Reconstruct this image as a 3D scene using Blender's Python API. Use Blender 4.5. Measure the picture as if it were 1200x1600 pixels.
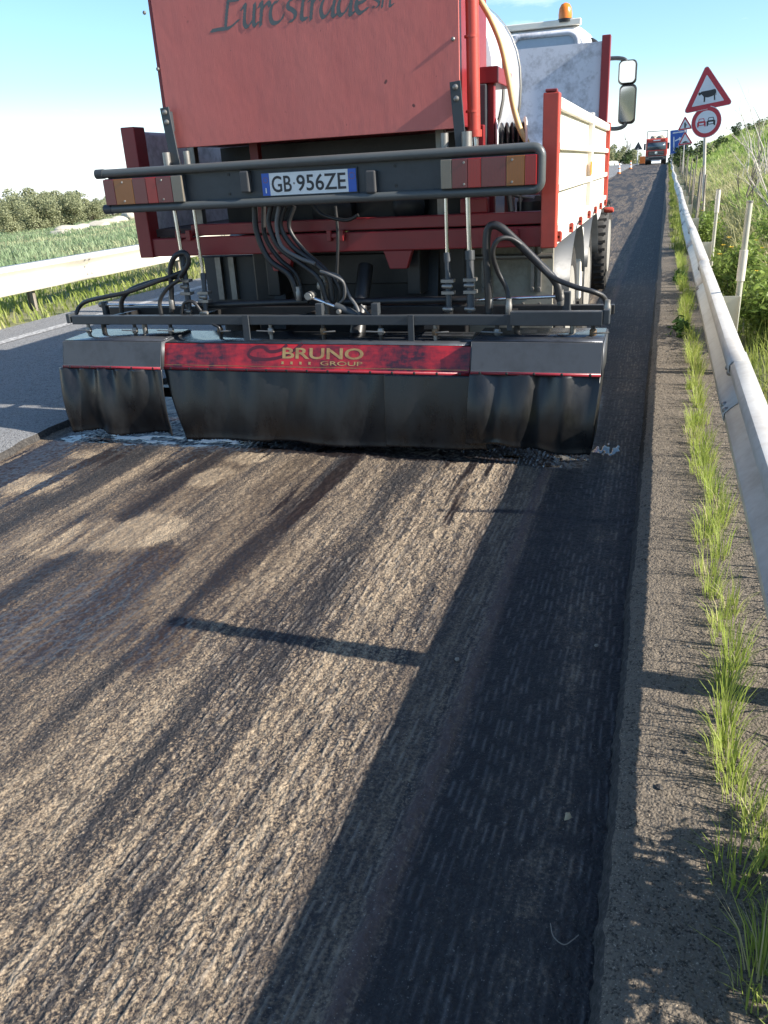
import bpy, math, random
import numpy as np
from mathutils import Vector, Matrix, Quaternion
R = math.radians
random.seed(7); RNG = np.random.default_rng(7)
for o in list(bpy.data.objects): bpy.data.objects.remove(o)
scn = bpy.context.scene; COL = scn.collection

# ------------------------------------------------------------------ camera
CAM_H, FPX = 1.45, 1280.0
PSI, TH, RO = R(18.86), R(22.45), R(3.2)
hd = Vector((-math.sin(PSI), math.cos(PSI), 0)); r0 = Vector((math.cos(PSI), math.sin(PSI), 0)); zz = Vector((0, 0, 1))
FW = math.cos(TH)*hd - math.sin(TH)*zz; u0 = math.sin(TH)*hd + math.cos(TH)*zz
RC = math.cos(RO)*r0 - math.sin(RO)*u0; UC = math.cos(RO)*u0 + math.sin(RO)*r0
CP = Vector((0, 0, CAM_H))
cam = bpy.data.cameras.new('camera'); co = bpy.data.objects.new('camera', cam); COL.objects.link(co)
cam.sensor_fit = 'VERTICAL'; cam.sensor_height = 36; cam.lens = 36*FPX/1600
cam.clip_start = .05; cam.clip_end = 5000
m = Matrix((RC, UC, -FW)).transposed().to_4x4(); m.translation = CP
co.matrix_world = m; scn.camera = co
scn.render.resolution_x = 768; scn.render.resolution_y = 1024

def A(px, py, Y):           # the point of the plane y = Y that stands at a measured place
    d = FW + RC*((px-600)/FPX) - UC*((py-800)/FPX)
    return CP + d*(Y/d.y)

# ------------------------------------------------------------------ sky, sun, exposure
SUN_EL, SUN_AZ = R(30.2), R(92.8)
w = bpy.data.worlds.new('World'); scn.world = w; w.use_nodes = True
nt = w.node_tree; nt.nodes.clear()
def nd(t, typ, **k):
    n = t.nodes.new(typ)
    for a, b in k.items(): setattr(n, a, b)
    return n
sky = nd(nt, 'ShaderNodeTexSky', sky_type='NISHITA', sun_disc=False, sun_elevation=SUN_EL, sun_rotation=SUN_AZ,
         air_density=1.0, dust_density=.5, ozone_density=2.6)
tc = nd(nt, 'ShaderNodeTexCoord'); mp = nd(nt, 'ShaderNodeMapping'); mp.inputs['Scale'].default_value = (1.2, 1.2, 4.0)
ns = nd(nt, 'ShaderNodeTexNoise'); ns.inputs['Scale'].default_value = 2.3; ns.inputs['Detail'].default_value = 9; ns.inputs['Roughness'].default_value = .62
rp = nd(nt, 'ShaderNodeValToRGB'); rp.color_ramp.elements[0].position = .57; rp.color_ramp.elements[1].position = .78
mx = nd(nt, 'ShaderNodeMix', data_type='RGBA'); bg = nd(nt, 'ShaderNodeBackground'); ow = nd(nt, 'ShaderNodeOutputWorld')
L = nt.links.new
L(tc.outputs['Generated'], mp.inputs['Vector']); L(mp.outputs[0], ns.inputs['Vector']); L(ns.outputs[0], rp.inputs[0])
sx = nd(nt, 'ShaderNodeSeparateXYZ'); L(tc.outputs['Generated'], sx.inputs[0])
hz_ = nd(nt, 'ShaderNodeMapRange', interpolation_type='SMOOTHSTEP'); L(sx.outputs[2], hz_.inputs[0]); hz_.inputs[1].default_value = -.01; hz_.inputs[2].default_value = .105; hz_.inputs[3].default_value = .72; hz_.inputs[4].default_value = 0.
am = nd(nt, 'ShaderNodeMath', operation='MAXIMUM'); L(rp.outputs[0], am.inputs[0]); L(hz_.outputs[0], am.inputs[1])
L(am.outputs[0], mx.inputs['Factor']); tn = nd(nt, 'ShaderNodeMix', data_type='RGBA', blend_type='MULTIPLY'); tn.inputs['Factor'].default_value = 1; L(sky.outputs[0], tn.inputs['A']); tn.inputs['B'].default_value = (.84, 1.0, 1.08, 1); L(tn.outputs['Result'], mx.inputs['A']); mx.inputs['B'].default_value = (7.6, 8.0, 8.4, 1)
L(mx.outputs['Result'], bg.inputs['Color']); bg.inputs['Strength'].default_value = .098; L(bg.outputs[0], ow.inputs['Surface'])
sl = bpy.data.lights.new('sun', 'SUN'); sl.energy = 5.0; sl.angle = R(.53); sl.color = (1, .93, .83)
so = bpy.data.objects.new('sun', sl); COL.objects.link(so)
sd = Vector((math.sin(SUN_AZ)*math.cos(SUN_EL), math.cos(SUN_AZ)*math.cos(SUN_EL), math.sin(SUN_EL)))
so.rotation_euler = (-sd).to_track_quat('-Z', 'Y').to_euler(); so.location = sd*60
vs = scn.view_settings; vs.view_transform = 'Standard'; vs.look = 'None'; vs.gamma = 1; vs.use_curve_mapping = False; vs.exposure = 1.18

# ------------------------------------------------------------------ materials
def setin(n, k, v):
    if isinstance(v, bpy.types.NodeSocket): n.id_data.links.new(v, n.inputs[k])
    else: n.inputs[k].default_value = v
class NT:
    def __init__(s, name):
        s.m = bpy.data.materials.new(name); s.m.use_nodes = True; s.t = s.m.node_tree; s.t.nodes.clear()
        s.out = s.n('ShaderNodeOutputMaterial'); s.co = s.n('ShaderNodeTexCoord')
    def n(s, typ, ins={}, **k):
        n = nd(s.t, typ, **k)
        for a, b in ins.items(): setin(n, a, b)
        return n
    def map(s, scale, rot=(0, 0, 0), loc=(0, 0, 0)):
        return s.n('ShaderNodeMapping', {'Vector': s.co.outputs['Object'], 'Scale': scale, 'Rotation': rot, 'Location': loc}).outputs[0]
    def noise(s, scale, detail=4, rough=.55, vec=None, dist=0):
        return s.n('ShaderNodeTexNoise', {'Vector': vec or s.co.outputs['Object'], 'Scale': scale, 'Detail': detail, 'Roughness': rough, 'Distortion': dist}).outputs[0]
    def voro(s, scale, vec=None, feature='F1'):
        return s.n('ShaderNodeTexVoronoi', {'Vector': vec or s.co.outputs['Object'], 'Scale': scale}, feature=feature)
    def ramp(s, f, *st):
        n = s.n('ShaderNodeValToRGB', {0: f}); e = n.color_ramp.elements
        while len(e) < len(st): e.new(.5)
        for q, (p, c) in zip(e, st):
            q.position = p; q.color = (c, c, c, 1) if not isinstance(c, tuple) else (*c, 1)
        return n.outputs[0]
    def math(s, op, a, b=0.0, clamp=False):
        n = s.n('ShaderNodeMath', operation=op, use_clamp=clamp); setin(n, 0, a); setin(n, 1, b); return n.outputs[0]
    def mix(s, f, a, b):
        n = s.n('ShaderNodeMix', data_type='RGBA'); setin(n, 'Factor', f)
        setin(n, 'A', (*a, 1) if isinstance(a, tuple) else a); setin(n, 'B', (*b, 1) if isinstance(b, tuple) else b); return n.outputs['Result']
    def attr(s, name): return s.n('ShaderNodeAttribute', attribute_name=name).outputs['Fac']
    def bump(s, h, strength=.3, dist=.01, nrm=None):
        n = s.n('ShaderNodeBump', {'Height': h, 'Strength': strength, 'Distance': dist})
        if nrm is not None: setin(n, 'Normal', nrm)
        return n.outputs[0]
    def pbr(s, col, rough=.6, metal=0.0, nrm=None, **kw):
        b = s.n('ShaderNodeBsdfPrincipled'); setin(b, 'Base Color', (*col, 1) if isinstance(col, tuple) else col)
        setin(b, 'Roughness', rough); setin(b, 'Metallic', metal)
        if nrm is not None: setin(b, 'Normal', nrm)
        for k, v in kw.items(): setin(b, k.replace('_', ' '), v)
        s.t.links.new(b.outputs[0], s.out.inputs['Surface']); return b
MATS = {}
def paint(name, col, rough=.5, metal=0., var=.12, dirt=(.07, .06, .05), damt=.35, dscale=3., bump=.08, bscale=90., streak=False, spec=.5):
    t = NT(name); vec = t.map((5, 5, .6)) if streak else None
    n1 = t.noise(dscale, 8, .65, vec); n2 = t.noise(28, 5, .6)
    d = t.ramp(t.math('ADD', t.math('MULTIPLY', n1, .7), t.math('MULTIPLY', n2, .3)), (.46, 0.), (.68, 1.))
    lo = tuple(c*(1-var) for c in col); hi = tuple(min(1, c*(1+var)) for c in col)
    c = t.mix(t.noise(1.7, 4), lo, hi); c = t.mix(t.math('MULTIPLY', d, damt), c, dirt)
    r = t.math('ADD', rough-.06, t.math('MULTIPLY', n2, .16), True)
    t.pbr(c, r, metal, t.bump(t.noise(bscale, 3), bump, .004), Specular_IOR_Level=spec); MATS[name] = t.m; return t.m
M_RED = paint('red_paint', (.22, .015, .018), .38, damt=.3, dirt=(.10, .035, .03))
M_REDORANGE = paint('faded_red_paint', (.45, .055, .035), .42, damt=.3, dirt=(.12, .04, .03))
M_PANEL = None
M_DGREY = paint('dark_grey_paint', (.040, .046, .052), .45, damt=.4, dirt=(.015, .013, .012))
M_HOOD = paint('grey_hood_paint', (.058, .062, .068), .42, damt=.55, dirt=(.02, .018, .017), dscale=5)
M_HOODTOP = paint('tarry_steel', (.07, .075, .085), .22, .5, damt=.7, dirt=(.008, .007, .006), dscale=6)
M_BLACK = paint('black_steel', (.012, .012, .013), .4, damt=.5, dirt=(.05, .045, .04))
M_TUBE = paint('light_bar_tube', (.075, .082, .082), .38, damt=.3, dirt=(.03, .03, .028))
M_HOSE = paint('black_hose', (.014, .014, .015), .42, damt=.3, dirt=(.05, .047, .043), bscale=300, bump=.2)
M_GHOSE = paint('grey_hose', (.10, .10, .10), .5, damt=.3)
M_YHOSE = paint('yellow_hose', (.62, .46, .20), .45, damt=.3, dirt=(.3, .2, .1))
M_CHROME = paint('chrome_rod', (.75, .76, .78), .16, 1., damt=.25, dirt=(.2, .19, .18), bump=.02)
M_STEEL = paint('worn_steel', (.28, .27, .25), .45, .7, damt=.5, dirt=(.06, .04, .03))
M_BRASS = paint('brass_fitting', (.17, .11, .06), .55, .4, damt=.7)
M_CREAM = paint('cream_board', (.78, .74, .64), .5, damt=.22, dirt=(.45, .36, .26), dscale=4)
M_OLIVE = paint('dusty_mudguard', (.36, .33, .26), .6, damt=.6, dirt=(.06, .05, .04), dscale=4)
M_HEADB = paint('scuffed_headboard', (.70, .70, .74), .5, damt=.75, dirt=(.14, .13, .13), dscale=5)
M_WHITE = paint('white_paint', (.78, .79, .80), .35, damt=.15, dirt=(.4, .4, .4))
M_TANK = paint('white_tank_jacket', (.62, .63, .66), .3, .35, damt=.4, dirt=(.35, .28, .26))
M_TYRE = paint('tyre_rubber', (.022, .021, .020), .75, damt=.6, dirt=(.10, .09, .075), dscale=5)
M_RIM = paint('dusty_rim', (.36, .34, .30), .55, .2, damt=.5, dirt=(.15, .13, .11))
M_GALV = paint('galvanised_steel', (.51, .485, .44), .45, .15, var=.16, damt=.6, dirt=(.32, .27, .22), dscale=4.5, bump=.05)
M_GALVPLATE = paint('galvanised_plate', (.46, .45, .37), .5, .15, damt=.3, dirt=(.3, .28, .2))
M_CREAMRAIL = paint('pale_rail', (.66, .62, .53), .45, .1, damt=.3, dirt=(.5, .42, .32))
M_SIGNWHITE = paint('sign_white', (.72, .73, .77), .35, damt=.1)
M_SIGNRED = paint('sign_red', (.52, .03, .05), .4, damt=.15)
M_SIGNBLUE = paint('sign_blue', (.02, .10, .42), .35, damt=.1)
M_SIGNBLACK = paint('sign_black', (.02, .02, .025), .4, damt=.1)
M_PLATEW = paint('plate_white', (.72, .74, .74), .35, damt=.15, bump=.0)
M_PLATEB = paint('plate_blue', (.02, .10, .45), .35, damt=.1)
M_LETTER = paint('grey_lettering', (.10, .115, .115), .5, damt=.1)
M_GOLD = paint('gold_lettering', (.36, .25, .10), .45, .1, damt=.8, dirt=(.14, .02, .02), dscale=8)
M_WOOD = paint('weathered_wood', (.24, .21, .17), .85, damt=.5, dirt=(.08, .07, .06), streak=True)
M_BARK = paint('grey_bark', (.16, .14, .11), .9, damt=.5, dirt=(.06, .05, .04))
M_TWIG = paint('pale_twig', (.52, .48, .40), .8, damt=.3)
M_ROCK = paint('pale_rock', (.50, .45, .36), .9, var=.25, damt=.5, dirt=(.2, .19, .14), dscale=2, bump=.6, bscale=8)
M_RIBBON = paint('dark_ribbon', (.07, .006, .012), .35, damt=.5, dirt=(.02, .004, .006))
M_ORANGE = paint('orange_plastic', (.75, .20, .04), .45, damt=.2)
M_RUBBER = paint('buffer_rubber', (.05, .05, .052), .6, damt=.4)
M_DECK = paint('deck_boards', (.05, .03, .03), .7, damt=.6, dirt=(.02, .018, .016))
M_STRAW = paint('dry_leaf', (.42, .33, .20), .8, damt=.2)
M_REFL = paint('amber_reflector', (.70, .28, .03), .25, damt=.1)

def mk_panel():
    t = NT('faded_red_sheet'); fine = t.noise(60, 3, .6, t.map((6, 6, .25))); big = t.noise(1.1, 5, .6, t.map((1, 1, .55)))
    c = t.mix(fine, (.50, .108, .090), (.57, .145, .118)); c = t.mix(t.ramp(big, (.40, 0.), (.70, .6)), c, (.54, .17, .14)); c = t.mix(t.ramp(t.noise(3.5, 7, .7, t.map((2.2, 1, .22))), (.52, 0.), (.72, .4)), c, (.40, .080, .075))
    c = t.mix(t.ramp(t.noise(38, 2, .5), (.72, 0.), (.76, .7)), c, (.12, .03, .03))
    c = t.mix(t.ramp(t.noise(14, 1, .4, t.map((1, 1, 1), loc=(4, 2, 7))), (.77, 0.), (.79, .8)), c, (.03, .015, .015))
    dent = t.math('ADD', t.math('MULTIPLY', big, 1.4), t.math('MULTIPLY', fine, .06))
    t.pbr(c, t.math('ADD', .34, t.math('MULTIPLY', big, .2)), 0, t.bump(dent, .35, .05)); return t.m
M_PANEL = mk_panel()
def mk_hoodred():
    t = NT('tar_stained_red'); n = t.noise(3.2, 8, .7, t.map((1, 1, .5))); n2 = t.noise(22, 4, .6, t.map((.6, 1, 2)))
    c = t.mix(t.noise(2, 3), (.36, .012, .018), (.50, .02, .028))
    d = t.ramp(t.math('ADD', t.math('MULTIPLY', n, .75), t.math('MULTIPLY', n2, .25)), (.44, 0.), (.53, .55), (.60, .97))
    c = t.mix(d, c, (.022, .008, .016)); t.pbr(c, .3, 0, t.bump(n2, .15, .003)); return t.m
M_HOODRED = mk_hoodred()
def mk_curtain():
    t = NT('tarred_rubber_sheet'); n = t.noise(2.4, 8, .7, t.map((1.6, 1, .7)))
    c = t.mix(t.ramp(n, (.40, 0.), (.62, 1.)), (.003, .003, .004), (.017, .017, .017))
    c = t.mix(t.ramp(t.noise(70, 3), (.74, 0.), (.80, .2)), c, (.05, .047, .045))
    r = t.ramp(n, (.4, .26), (.62, .40)); t.pbr(c, r, 0, t.bump(t.noise(40, 4), .1, .004)); return t.m
M_CURT = mk_curtain()
def mk_lens(name, col):
    t = NT(name); f = t.n('ShaderNodeTexWave', {'Vector': t.co.outputs['Object'], 'Scale': 42.}).outputs[1]
    t.pbr(t.mix(t.noise(12, 3), tuple(c*.8 for c in col), col), .24, 0, t.bump(f, .15, .002), Specular_IOR_Level=.6); return t.m
M_LRED = mk_lens('red_lens', (.30, .016, .018)); M_LDULL = mk_lens('dusky_red_lens', (.15, .030, .034)); M_LAMB = mk_lens('amber_lens', (.27, .095, .022)); M_LWHT = mk_lens('clear_lens', (.17, .15, .12))
def mk_glass():
    t = NT('dark_glass'); t.pbr(t.mix(t.noise(1.5), (.03, .05, .07), (.07, .10, .12)), .06, 0, Specular_IOR_Level=.8); return t.m
M_GLASS = mk_glass()
M_SKYGLASS = paint('sky_toned_glass', (.42, .48, .55), .12, damt=.15, bump=0.)  # opaque pane, the sky seen through the cab put into its colour
def mk_mirror():
    t = NT('mirror_glass'); t.pbr(t.mix(t.noise(3), (.72, .74, .76), (.8, .8, .82)), .04, 1.); return t.m
M_MIRROR = mk_mirror()
def mk_leaf(name, lo, hi, straw=None, trans=.4, rough=.55):
    t = NT(name); a = t.attr('tint')
    c = t.mix(a, lo, hi)
    if straw: c = t.mix(t.ramp(a, (.72, 0.), (.98, 1.)), c, straw)
    b = t.n('ShaderNodeBsdfPrincipled', {'Base Color': c, 'Roughness': rough, 'Specular IOR Level': .3})
    tr = t.n('ShaderNodeBsdfTranslucent', {'Color': c}); mixs = t.n('ShaderNodeMixShader', {0: trans, 1: b.outputs[0], 2: tr.outputs[0]})
    t.t.links.new(mixs.outputs[0], t.out.inputs['Surface']); return t.m
M_TUFT = mk_leaf('tuft_grass', (.27, .36, .06), (.44, .48, .13), (.60, .54, .29), .5)
M_VERGE = mk_leaf('verge_grass', (.18, .25, .04), (.36, .39, .11), (.52, .46, .24), .45)
M_DRY = mk_leaf('dry_grass', (.36, .36, .14), (.56, .52, .26), (.70, .63, .42), .45)
M_HILLG = mk_leaf('hill_grass', (.23, .34, .07), (.39, .47, .15), (.54, .50, .28), .45)
M_FIELD = mk_leaf('field_herbs', (.20, .28, .14), (.33, .41, .23), (.45, .46, .26), .42)
M_OLIVEL = mk_leaf('olive_leaves', (.19, .21, .11), (.38, .39, .23), None, .35)
M_BUSHL = mk_leaf('bush_leaves', (.10, .17, .03), (.25, .33, .08), None, .45, .45)
M_DARKL = mk_leaf('dark_leaves', (.035, .065, .02), (.09, .13, .045), None, .3)
M_WEED = mk_leaf('weed_leaves', (.05, .12, .025), (.12, .22, .05), None, .35)
def mk_flower():
    t = NT('yellow_petals'); t.pbr(t.mix(t.noise(30), (.75, .42, .02), (.85, .60, .05)), .6); return t.m
M_FLOWER = mk_flower()

def mk_milled():
    t = NT('milled_asphalt'); ridge, tar, wet = t.attr('ridge'), t.attr('tar'), t.attr('wet')
    st = t.noise(3.0, 7, .60, t.map((7.0, .34, 1), loc=(3, 1, 0)))
    st2 = t.noise(9.0, 5, .6, t.map((5.2, .40, 1), loc=(1, 7, 0)))
    gr = t.noise(120, 3, .7); gr2 = t.noise(62, 3, .65); vor = t.voro(110).outputs['Distance']
    sm = t.attr('calm'); one = t.math('SUBTRACT', 1., t.math('MULTIPLY', sm, .82))
    k = t.math('ADD', t.math('MULTIPLY', t.math('SUBTRACT', st, .5), .70), t.math('MULTIPLY', t.math('SUBTRACT', st2, .5), .40))
    k = t.math('ADD', k, t.math('MULTIPLY', t.math('SUBTRACT', gr, .5), 1.12))
    k = t.math('ADD', k, t.math('MULTIPLY', t.math('SUBTRACT', gr2, .5), .60))
    k = t.math('ADD', t.math('MULTIPLY', k, one), .50)
    k = t.math('SUBTRACT', k, t.math('MULTIPLY', t.math('SUBTRACT', tar, .3), .62))
    k = t.math('ADD', k, t.math('MULTIPLY', ridge, .16))
    c = t.ramp(k, (.27, (.012, .0105, .011)), (.40, (.033, .027, .024)), (.48, (.098, .072, .050)), (.57, (.185, .138, .090)), (.77, (.33, .255, .170)))
    pit = t.math('MULTIPLY', t.ramp(t.math('ADD', t.noise(17, 4, .6, t.map((1.7, .5, 1), loc=(5, 3, 0))), t.math('MULTIPLY', gr, .12)), (.62, 0.), (.68, .75)), t.math('SUBTRACT', 1., sm)); c = t.mix(pit, c, (.014, .013, .016))
    dk = t.ramp(tar, (.45, (.150, .138, .125)), (.70, (.105, .100, .098))); c = t.mix(t.math('MULTIPLY', ridge, .68), c, dk)
    c = t.mix(t.math('MULTIPLY', t.attr('seam'), .8), c, (.098, .066, .058))
    sp = t.ramp(t.noise(180, 2, .5), (.66, 0.), (.73, .8)); c = t.mix(t.math('MULTIPLY', sp, t.math('SUBTRACT', 1., tar)), c, (.42, .38, .32))
    c = t.mix(t.math('MULTIPLY', wet, t.ramp(t.math('ADD', st2, t.math('MULTIPLY', gr2, .35)), (.40, .96), (.80, .55))), c, (.020, .013, .011))
    pud = t.ramp(wet, (.88, 0.), (.97, 1.)); c = t.mix(pud, c, (.006, .006, .007))
    r = t.math('SUBTRACT', .82, t.math('MULTIPLY', tar, .16)); r = t.math('SUBTRACT', r, t.math('MULTIPLY', wet, .48)); r = t.math('SUBTRACT', r, t.math('MULTIPLY', pud, .14), True)
    hgt = t.math('ADD', t.math('MULTIPLY', gr, .8), t.math('MULTIPLY', vor, -.7)); hgt = t.math('ADD', hgt, t.math('MULTIPLY', gr2, .7))
    bs = t.math('SUBTRACT', .8, t.math('MULTIPLY', wet, .78), True)
    nb = t.n('ShaderNodeBump', {'Height': hgt, 'Strength': bs, 'Distance': .008}).outputs[0]
    t.pbr(c, r, 0, nb, Specular_IOR_Level=t.math('ADD', .5, t.math('MULTIPLY', pud, .25))); return t.m
M_MILL = mk_milled()
def mk_asphalt(name, a, b, grain=130, grass=False):
    t = NT(name); n = t.noise(1.3, 6, .6, t.map((1, .25, 1))); g = t.noise(grain, 3, .7); v = t.voro(grain*.8).outputs['Distance']
    c = t.mix(n, a, b); c = t.mix(t.ramp(t.math('ADD', t.math('MULTIPLY', g, .6), t.math('MULTIPLY', t.noise(grain*.35, 3, .6), .4)), (.40, .9), (.49, 0.)), c, tuple(q*.18 for q in a))
    c = t.mix(t.ramp(t.noise(grain*1.4, 2), (.61, 0.), (.70, .6)), c, tuple(min(1, q*2.6) for q in b))
    t.pbr(c, .85, 0, t.bump(t.math('ADD', g, t.math('MULTIPLY', v, -.8)), .7, .008)); return t.m
M_LANE = mk_asphalt('old_asphalt', (.165, .165, .168), (.22, .218, .213))
M_SHOULD = mk_asphalt('shoulder_asphalt', (.115, .094, .070), (.180, .148, .112), 150)
def mk_cut():
    t = NT('cut_asphalt_edge'); g = t.noise(70, 4, .7); c = t.ramp(g, (.35, (.015, .014, .014)), (.6, (.06, .055, .05)), (.75, (.16, .14, .12)))
    t.pbr(c, .85, 0, t.bump(g, .8, .01)); return t.m
M_CUT = mk_cut()
def mk_line():
    t = NT('worn_white_line'); n = t.noise(30, 6, .7); c = t.mix(t.ramp(n, (.42, 0.), (.58, 1.)), (.17, .165, .16), (.45, .44, .42)); t.pbr(c, .7); return t.m
M_LINE = mk_line()
def mk_ground():
    t = NT('earth_and_grass'); a = t.noise(.35, 6, .6); b = t.noise(6, 6, .65); x = t.n('ShaderNodeSeparateXYZ', {0: t.co.outputs['Object']}).outputs[0]
    c = t.mix(t.ramp(b, (.35, 0.), (.65, 1.)), (.09, .12, .035), (.20, .20, .09)); c = t.mix(t.ramp(a, (.42, 0.), (.62, .7)), c, (.28, .24, .14))
    gv = t.ramp(t.noise(60, 3, .7), (.38, (.06, .055, .045)), (.56, (.30, .27, .22)), (.70, (.55, .52, .46)))
    near = t.math('MULTIPLY', t.math('GREATER_THAN', x, -.2), t.math('LESS_THAN', x, .62)); c = t.mix(near, c, gv)
    t.pbr(c, .95, 0, t.bump(t.math('ADD', b, t.noise(60, 3)), .6, .03)); return t.m
M_GROUND = mk_ground()

# ------------------------------------------------------------------ helpers
def mesh_np(name, V, F, mat, parent=None, smooth=False, attrs=None):
    """V (n,3) array, F list of (m,k) index arrays"""
    me = bpy.data.meshes.new(name); V = np.asarray(V, dtype=np.float32)
    Fs = [np.asarray(f, dtype=np.int32) for f in (F if isinstance(F, list) else [F])]
    me.vertices.add(len(V)); me.vertices.foreach_set('co', V.ravel())
    lt = np.concatenate([np.full(len(f), f.shape[1], np.int32) for f in Fs]); li = np.concatenate([f.ravel() for f in Fs])
    me.loops.add(len(li)); me.loops.foreach_set('vertex_index', li); me.polygons.add(len(lt))
    ls = np.concatenate([[0], np.cumsum(lt)[:-1]]).astype(np.int32); me.polygons.foreach_set('loop_start', ls); me.polygons.foreach_set('loop_total', lt)
    if smooth: me.polygons.foreach_set('use_smooth', np.ones(len(lt), bool))
    for k, a in (attrs or {}).items():
        at = me.attributes.new(k, 'FLOAT', 'POINT'); at.data.foreach_set('value', np.asarray(a, np.float32).ravel())
    me.update(calc_edges=True); me.materials.append(mat)
    o = bpy.data.objects.new(name, me); COL.objects.link(o)
    if parent: o.parent = parent
    return o
def wloc(o):
    v = Vector((0, 0, 0))
    while o: v = v + o.location; o = o.parent
    return v
def spline(pts, n=8):
    P = [Vector(p) for p in pts]
    if len(P) < 3: return P
    P = [P[0]*2-P[1]] + P + [P[-1]*2-P[-2]]; out = []
    for i in range(1, len(P)-2):
        a, b, c, d = P[i-1:i+3]
        for k in range(n):
            t = k/n; out.append(.5*((2*b)+(c-a)*t+(2*a-5*b+4*c-d)*t*t+(3*b-a-3*c+d)*t**3))
    out.append(P[-2]); return out
class B:
    def __init__(s): s.v = []; s.f = []
    def add(s, V, F):
        k = len(s.v); s.cut = getattr(s, 'cut', []) + [(k, len(s.f))]; s.v += [tuple(p) for p in V]; s.f += [tuple(i+k for i in f) for f in F]; return s
    def box(s, x0, x1, y0, y1, z0, z1):
        return s.add([(x0, y0, z0), (x1, y0, z0), (x1, y1, z0), (x0, y1, z0), (x0, y0, z1), (x1, y0, z1), (x1, y1, z1), (x0, y1, z1)],
                     [(0, 3, 2, 1), (4, 5, 6, 7), (0, 1, 5, 4), (1, 2, 6, 5), (2, 3, 7, 6), (3, 0, 4, 7)])
    def bar(s, p, q, wx, wy, up=None):          # square bar p..q
        p, q = Vector(p), Vector(q); d = (q-p).normalized(); u = Vector(up) if up else (Vector((0, 1, 0)) if abs(d.y) < .9 else Vector((0, 0, 1)))
        a = d.cross(u).normalized()*wx/2; b = d.cross(a).normalized()*wy/2
        V = [p-a-b, p+a-b, p+a+b, p-a+b, q-a-b, q+a-b, q+a+b, q-a+b]
        return s.add(V, [(0, 3, 2, 1), (4, 5, 6, 7), (0, 1, 5, 4), (1, 2, 6, 5), (2, 3, 7, 6), (3, 0, 4, 7)])
    def tube(s, pts, r, n=10, sm=6):
        P = spline(pts, sm) if len(pts) > 2 else [Vector(p) for p in pts]
        rr = r if isinstance(r, (list, tuple)) else [r]*len(P)
        if len(rr) != len(P): rr = [rr[0]+(rr[-1]-rr[0])*i/(len(P)-1) for i in range(len(P))]
        V = []; F = []; u = None
        for i, p in enumerate(P):
            d = (P[min(i+1, len(P)-1)]-P[max(i-1, 0)]).normalized()
            if u is None: u = d.orthogonal().normalized()
            u = (u-d*u.dot(d)).normalized(); w = d.cross(u)
            V += [p+(u*math.cos(2*math.pi*k/n)+w*math.sin(2*math.pi*k/n))*rr[i] for k in range(n)]
        for i in range(len(P)-1):
            F += [(i*n+k, i*n+(k+1) % n, (i+1)*n+(k+1) % n, (i+1)*n+k) for k in range(n)]
        F += [tuple(range(n-1, -1, -1)), tuple((len(P)-1)*n+k for k in range(n))]
        return s.add(V, F)
    def cyl(s, p, q, r, n=14, r2=None): return s.tube([p, q], [r, r if r2 is None else r2], n)
    def lathe(s, c, axis, prof, n=28):          # prof = [(radius, along)]
        c = Vector(c); a = Vector(axis).normalized(); u = a.orthogonal().normalized(); w = a.cross(u); V = []; F = []
        for r, h in prof: V += [c+a*h+(u*math.cos(2*math.pi*k/n)+w*math.sin(2*math.pi*k/n))*r for k in range(n)]
        for i in range(len(prof)-1): F += [(i*n+k, i*n+(k+1) % n, (i+1)*n+(k+1) % n, (i+1)*n+k) for k in range(n)]
        F += [tuple(range(n-1, -1, -1)), tuple((len(prof)-1)*n+k for k in range(n))]
        return s.add(V, F)
    def prism(s, poly, a, b, fix):              # 2D polygon poly mapped by fix(u, v, w), swept w from a to b
        n = len(poly); V = [fix(u, v, a) for u, v in poly]+[fix(u, v, b) for u, v in poly]
        F = [tuple(range(n)), tuple(range(2*n-1, n-1, -1))]+[(i, i+n, (i+1) % n+n, (i+1) % n) for i in range(n)]
        return s.add(V, F)
    def build_each(s, name, mat, parent=None, **kw):
        cut = s.cut+[(len(s.v), len(s.f))]
        for (v0, f0), (v1, f1) in zip(cut, cut[1:]):
            b = B(); b.v = s.v[v0:v1]; b.f = [tuple(i-v0 for i in f) for f in s.f[f0:f1]]; b.build(name, mat, parent, **kw)
    def build(s, name, mat, parent=None, smooth=None, bevel=0, solid=0):
        me = bpy.data.meshes.new(name); off = wloc(parent) if parent else Vector((0, 0, 0))
        me.from_pydata([(p[0]-off.x, p[1]-off.y, p[2]-off.z) for p in s.v], [], s.f); me.update(); me.materials.append(mat)
        o = bpy.data.objects.new(name, me); COL.objects.link(o); o.parent = parent
        if solid: md = o.modifiers.new('thickness', 'SOLIDIFY'); md.thickness = solid; md.offset = 0
        if bevel: md = o.modifiers.new('bevel', 'BEVEL'); md.width = bevel; md.segments = 2; md.limit_method = 'ANGLE'; md.angle_limit = R(40)
        if smooth or (smooth is None and bevel == 0):
            me.polygons.foreach_set('use_smooth', [True]*len(me.polygons))
            try: me.set_sharp_from_angle(angle=R(38))
            except Exception: pass
        return o
def tag(o, label, cat, group=None):
    o['label'] = label; o['category'] = cat
    if group: o['group'] = group
    return o
def thing(name, label, cat, loc=(0, 0, 0), group=None):
    o = bpy.data.objects.new(name, None); COL.objects.link(o); o.location = loc; o.empty_display_size = .2
    return tag(o, label, cat, group)
def struct(o, kind='structure'): o['kind'] = kind; return o
def copy_tree(o, parent=None):
    c = o.copy(); COL.objects.link(c); c.parent = parent
    for ch in o.children: copy_tree(ch, c)
    return c
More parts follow.
